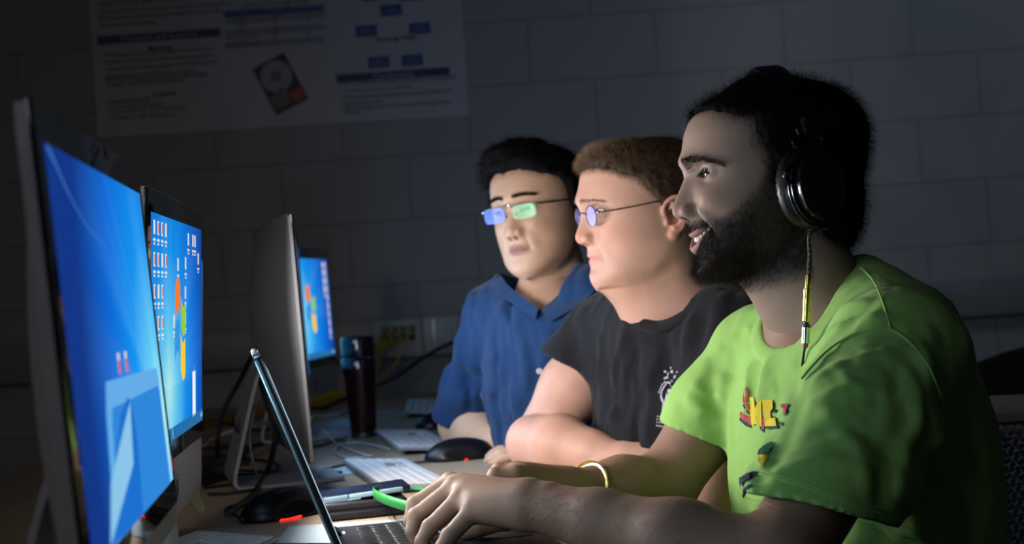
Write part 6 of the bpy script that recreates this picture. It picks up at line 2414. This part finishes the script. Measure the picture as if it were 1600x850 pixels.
# ------------------------------------------------------------------ things worn by the men
def headmat(R, s, C): return Matrix([[*(R[i] * s), C[i]] for i in range(3)] + [[0, 0, 0, 1]])


MH1, MH2, MH3 = headmat(R1, S1, C1), headmat(R2, S2, C2), headmat(R3, S3, C3)
M_HP = mat('black headphone plastic', (.006, .006, .007), rough=.22, spec=.5)
M_HPL = mat('black ear pad leather', (.008, .008, .009), rough=.38, spec=.5, bump=[(300, .0003)])
M_GOLD = mat('gold metal', (.75, .55, .16), rough=.25, metal=1)
M_CHROME = mat('chrome', (.6, .6, .62), rough=.15, metal=1)
HPO = empty('headphones', C1, 0, 'large black over-ear headphones on the bearded man\'s head, braided cable hanging down', 'headphones')


def hp_build(mb, name, m, M=MH1, parent=None, **kw):
    mb.xf(Matrix.Translation(-HPO.location) @ M)
    return mb.build(name, m, parent or HPO, **kw)


def bandpt(th, r=0.0, off=(0, 0)):
    """arc over the head from ear to ear"""
    y = (.090 + r) * math.sin(th); z = -.006 + (.122 + r) * math.cos(th)
    x = -.036 + .018 * math.cos(th)
    return np.array([x, y, z])


def band(name, m, t0, t1, hw, r0, r1, n=40):
    mb = MB(); b = mb.bm; rows = []
    for i in range(n + 1):
        t = t0 + (t1 - t0) * i / n
        w = hw * (.62 + .38 * math.cos(t) ** 2)
        dx = np.array([w, 0, 0])
        a, c = bandpt(t, r0), bandpt(t, r1)
        rows.append([b.verts.new(a - dx), b.verts.new(a + dx), b.verts.new(a * .35 + c * .65 + dx * 1.05), b.verts.new(c + dx * .7), b.verts.new(c - dx * .7), b.verts.new(a * .35 + c * .65 - dx * 1.05)])
    for u, v in zip(rows[:-1], rows[1:]):
        for k in range(6): b.faces.new((u[k], v[k], v[(k + 1) % 6], u[(k + 1) % 6]))
    b.faces.new(rows[0]); b.faces.new(list(reversed(rows[-1])))
    bmesh.ops.recalc_face_normals(b, faces=b.faces)
    return hp_build(mb, name, m, angle=50)


band('headband', M_HP, -1.30, 1.30, .0165, .004, .011)
band('headband_padding', M_HPL, -1.0, 1.0, .0155, -.004, .0042)
for sd in (1, -1):
    ax = Vector((-.42, sd * .90, .02)).normalized()
    c0 = Vector((-.020, sd * .079, -.032))
    el = Matrix.Translation(c0) @ Vector((0, 0, 1)).rotation_difference(ax).to_matrix().to_4x4()
    # stretch the cup into an upright oval
    fr = Matrix.Identity(3)
    zax = ax; yax = (Vector((0, 0, 1)) - zax * zax.z).normalized(); xax = yax.cross(zax)
    el = Matrix.Translation(c0) @ Matrix(((xax.x, yax.x, zax.x), (xax.y, yax.y, zax.y), (xax.z, yax.z, zax.z))).to_4x4() @ Matrix.Diagonal((1, 1.18, 1, 1))
    mb = MB()
    n = 64; b = mb.bm; rows = []
    prof = [(.022, .002), (.030, -.001), (.038, .001), (.0415, .007), (.0405, .014), (.036, .018), (.022, .018)]
    for i in range(n):
        a = 2 * math.pi * i / n
        rb = 1 + (.018 if i % 2 else -.010)
        rows.append([b.verts.new((r * (rb if r > .034 else 1) * math.cos(a), r * (rb if r > .034 else 1) * math.sin(a), z)) for r, z in prof])
    for i in range(n):
        u, v = rows[i], rows[(i + 1) % n]
        for k in range(len(prof) - 1): b.faces.new((u[k], v[k], v[k + 1], u[k + 1]))
    bmesh.ops.recalc_face_normals(b, faces=b.faces)
    mb.xf(el); hp_build(mb, 'ear_pad', M_HPL, angle=70)
    mb = MB(); mb.lathe([(.020, .014), (.0395, .0165), (.0408, .0195), (.0395, .0225), (.0375, .0235), (.0385, .0265), (.0385, .0290), (.036, .0310), (.0345, .0312), (.0345, .034), (.0355, .036), (.0350, .040), (.030, .0445), (.018, .0470), (0, .0478)], 64); mb.xf(el); cp = hp_build(mb, 'ear_cup', M_HP, angle=35)
    mb = MB(); mb.lathe([(.0388, .0228), (.0402, .0236), (.0402, .0246), (.0388, .0254), (.0388, .0228)], 64); mb.xf(el); hp_build(mb, 'trim_ring', mat('satin grey ring', (.10, .11, .13), rough=.25, metal=.9), parent=cp)
    # yoke from the band to the cup
    a = bandpt(sd * 1.28, .008); cc = np.array(el @ Vector((0, 0, .030)))
    mb = MB()
    for s2 in (-1, 1):
        e_ = np.array(el @ Vector((s2 * .0405, .004, .026)))
        mb.tube(catmull([a, a + np.array([s2 * .018, sd * .006, -.012]), e_ + np.array([0, sd * .003, .018]), e_], 6), .0030, 8)
    mb.tube([bandpt(sd * 1.12, .009), a], .0045, 8)
    hp_build(mb, 'yoke', M_HP)
    mb = MB(); mb.lathe([(0, 0), (.0028, 0), (.0028, .002), (0, .002)], 14, axis=(0, sd, 0), origin=tuple(bandpt(sd * 1.16, .013))); hp_build(mb, 'rivet', M_GOLD)
dC = float((ray_hit(1254, 540, SV1, .008) - CAM) @ FW) - .012
# cable from the near cup, gold coupler and plug
cb0 = np.array(MH1 @ Vector((-.038, .108, -.082)))
c1_ = at(1266, 365, dC); c2_ = at(1265, 400, dC); c3_ = at(1263, 430, dC)
g0 = at(1263, 429, dC); g1 = at(1262, 451, dC); g2 = at(1260, 503, dC); k0 = at(1259.5, 503, dC); k1 = at(1258.5, 536, dC); k2 = at(1257.5, 543, dC); k3 = at(1256, 552, dC + .003)
off1 = np.array(HPO.location)


def prof_between(name, m, p, q, prof, n=20):
    """lathe along p->q, prof in (radius, fraction)"""
    L_ = np.linalg.norm(np.array(q) - np.array(p))
    mb = MB(); mb.lathe([(r, f * L_) for r, f in prof], n, axis=tuple(unit(np.array(q) - np.array(p))), origin=tuple(np.array(p) - off1))
    return mb.build(name, m, HPO, angle=30)


mb = MB(); mb.tube([p - off1 for p in catmull([cb0, c1_, c2_, c3_], 8)], .0024, 10); mb.build('cable', mat('braided cable', (.012, .012, .013), rough=.45, bump=[(900, .0008)]), HPO)
mb = MB()
for i in range(7):
    p = c1_ + (c3_ - c1_) * (i + .5) / 7 - off1
    mb.box(tuple(p + np.array([0, -.0025, 0])), (.0011, .0004, .0016), .0002)
mb.build('cable_fleck', mat('silver fleck', (.35, .35, .36), rough=.4), HPO)
prof_between('coupler_sleeve', M_GOLD, g0, g1, [(0, 0), (.0034, 0), (.0037, .05), (.0037, 1), (0, 1)])
prof_between('coupler_body', M_GOLD, g1, g2, [(0, 0), (.0046, 0), (.0052, .02), (.0052, .18), (.0046, .19), (.0046, .21), (.0052, .22), (.0052, .25), (.0046, .26), (.0046, .28), (.0052, .29), (.0052, .55), (.0046, .56), (.0046, .58), (.0052, .59), (.0052, .62), (.0046, .63), (.0046, .65), (.0052, .66), (.0052, .97), (.0044, 1), (0, 1)], 28)
prof_between('plug_collar', M_DARK, g2, k0 * .75 + k1 * .25, [(0, 0), (.003, 0), (.003, .4), (.0052, .45), (.0052, 1), (0, 1)])
prof_between('plug_barrel', M_CHROME, k0 * .78 + k1 * .22, k1, [(0, 0), (.0048, 0), (.0048, 1), (0, 1)])
prof_between('plug_ring', mat('red plug ring', (.35, .03, .05), rough=.4), k1, k2, [(0, 0), (.0036, 0), (.0033, 1), (0, 1)])
mb = MB(); mb.tube([p - off1 for p in catmull([k2, k3, k3 + (-.002, .012, -.02), k3 + (-.006, .03, -.05)], 6)], .0016, 8); mb.build('cable', M_BLK, HPO)

# bangle round the far wrist
ba = unit(R_WR - R_EL)
bc = R_WR * .86 + R_EL * .14 + np.array([0, 0, .002])
bx = Vector(ba) + Vector((0, -.10, .42)); bx.normalize()
bo = empty('bangle', bc, 0, 'thin gold bangle on the bearded man\'s far wrist', 'bangle')
mb = MB(); rr = .0355; mb.lathe([(rr, -.0018), (rr + .0014, -.0014), (rr + .0016, .0014), (rr, .0018), (rr - .0006, 0), (rr, -.0018)], 64, axis=tuple(bx)); mb.build('ring', mat('pale gold', (.80, .68, .28), rough=.22, metal=1), bo)

# ------------------------------------------------------------------ spectacles
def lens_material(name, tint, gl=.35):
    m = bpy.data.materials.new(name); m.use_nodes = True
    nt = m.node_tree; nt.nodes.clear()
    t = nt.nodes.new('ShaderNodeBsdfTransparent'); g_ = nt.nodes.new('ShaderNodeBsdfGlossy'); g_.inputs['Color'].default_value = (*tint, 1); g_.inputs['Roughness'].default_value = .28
    d = nt.nodes.new('ShaderNodeBsdfDiffuse'); d.inputs['Color'].default_value = (*tint, 1)  # tint puts the coloured reflections into the lens colour
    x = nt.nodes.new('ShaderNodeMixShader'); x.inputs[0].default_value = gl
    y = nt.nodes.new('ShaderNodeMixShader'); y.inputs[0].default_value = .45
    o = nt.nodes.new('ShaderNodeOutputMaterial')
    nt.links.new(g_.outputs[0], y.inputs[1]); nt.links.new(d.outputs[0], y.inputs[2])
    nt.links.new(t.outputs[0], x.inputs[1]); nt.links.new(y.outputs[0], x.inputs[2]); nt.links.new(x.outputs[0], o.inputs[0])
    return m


M_WIRE = mat('grey wire frame', (.16, .16, .17), rough=.25, metal=.9)
M_TEMPLE = mat('dark temple arm', (.015, .013, .013), rough=.3)


def glasses(label, H, M, C, shape, lensm, far_lensm, ew, eh, xl, zc, round_=True, wire=.0009, temple=.0012, wrap=.12, ear_x=-.022, ear_z=.010, ly=.0315, topbar=False):
    o = empty('spectacles', C, 0, label, 'spectacles')
    X = Matrix.Translation(-Vector(C)) @ M
    for sd in (1, -1):
        P = []
        for k in range(40):
            a = 2 * math.pi * k / 40
            ca, sa = math.cos(a), math.sin(a)
            pw = 2 if round_ else 4.2
            u = math.copysign(abs(ca) ** (2 / pw), ca) * ew; v = math.copysign(abs(sa) ** (2 / pw), sa) * eh
            y = sd * (ly + u)
            P.append((xl - wrap * max(abs(y) - .012, 0) + .10 * v, y, zc + v))
        mb = MB(); b = mb.bm
        vs = [b.verts.new(p) for p in P]; vb = [b.verts.new((p[0] - .0016, p[1], p[2])) for p in P]
        b.faces.new(vs); b.faces.new(list(reversed(vb)))
        for k in range(40): b.faces.new((vs[k], vb[k], vb[(k + 1) % 40], vs[(k + 1) % 40]))
        bmesh.ops.recalc_face_normals(b, faces=b.faces)
        mb.xf(X); mb.build('lens', lensm if sd > 0 else far_lensm, o, angle=30)
        mb = MB()
        if round_: mb.tube(P, wire, 6, closed=True)
        elif topbar: mb.tube([P[k] for k in range(2, 19)], wire, 6)
        mb.xf(X); mb.build('rim', M_WIRE, o)
        hx, hy, hz = xl - wrap * (ly + ew - .012) - .002, sd * (ly + ew + .0035), zc + (.004 if round_ else eh * .75)
        mb = MB(); mb.tube([(hx + .001, sd * (ly + ew - .001), hz), (hx, hy, hz), (hx - .005, hy + sd * .001, hz)], .0016, 8); mb.xf(X); mb.build('hinge', M_CHROME, o)
        mb = MB(); ey_ = H.get('ear_y', .071)
        tp = catmull([(hx - .004, hy, hz), (.055, sd * .0665, hz * .7 + ear_z * .3), (.02, sd * .0755 * (1.0), hz * .3 + ear_z * .7), (ear_x + .008, sd * (.0775), ear_z + .001), (ear_x - .004, sd * .0775, ear_z - .004), (ear_x - .014, sd * .077, ear_z - .022)], 5)
        mb.tube(tp, [temple * (.8 + .4 * i / len(tp)) for i in range(len(tp))], 8); mb.xf(X); mb.build('temple_arm', M_TEMPLE, o)
        mb = MB(); mb.tube([(xl - .002, sd * (ly - ew + .001), zc), (xl - .008, sd * .011, zc - .004)], .0006, 6).box((xl - .010, sd * .0105, zc - .006), (.003, .0016, .008), .0006); mb.xf(X); mb.build('nose_pad', M_WIRE, o)
    zb = zc + (.003 if round_ else eh * .85)
    mb = MB(); mb.tube(catmull([(xl - .002, -(ly - ew), zb), (xl + .003, -.005, zb + .003), (xl + .003, .005, zb + .003), (xl - .002, ly - ew, zb)], 5), wire * 1.3, 8); mb.xf(X); mb.build('bridge', M_WIRE if round_ else M_CHROME, o)
    return o


glasses('round thin-wire spectacles on the fair man in the black shirt', HEAD_B, MH2, C2, 'round', lens_material('violet reflecting lens', (.55, .46, .95), .26), lens_material('violet blue reflecting lens', (.40, .38, .85), .28), .0175, .0155, .1000, -.005, True, .0009, .0011)
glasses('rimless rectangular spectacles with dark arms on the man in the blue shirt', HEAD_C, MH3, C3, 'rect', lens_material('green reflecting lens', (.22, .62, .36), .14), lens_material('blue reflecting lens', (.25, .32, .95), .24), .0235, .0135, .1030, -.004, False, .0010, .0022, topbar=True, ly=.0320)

# ------------------------------------------------------------------ chairs
ch0 = chair((.93, 2.62, 0), math.radians(-22), 'empty office chair with a grey perforated back at the right edge')


def seat_under(hl, hr, ang, label):
    c = copy_tree(ch0)
    m = (np.array(hl) + np.array(hr)) / 2
    a = math.radians(ang)
    c.location = (m[0] - .22 * math.sin(a), m[1] + .22 * math.cos(a), 0)
    c.rotation_euler = (0, 0, a)
    c['label'] = label


HIPS = [(at(1425, 1080, 1.82), at(1400, 1070, 2.05), -102, 'office chair the bearded man in lime green sits on')]
for q_ in HIPS: seat_under(*q_)
for i_, (M_, U_, t_) in enumerate(((MID2, up2, 'round black stool under the man in the black shirt'), (MID3, up3, 'round black stool under the man in the blue shirt'))):
    c_ = M_ + U_ * -.51
    st_ = empty('stool', (c_[0], c_[1], 0), 0, t_, 'stool')
    MB().lathe([(0, .44), (.15, .44), (.165, .45), (.165, .475), (.15, .487), (0, .489)], 40).build('seat', M_CHB, st_)
    MB().lathe([(.022, .03), (.022, .44)], 20).build('post', M_STEEL, st_)
    MB().lathe([(0, 0), (.165, 0), (.165, .012), (.05, .03), (0, .03)], 40).build('base', M_STEEL, st_)
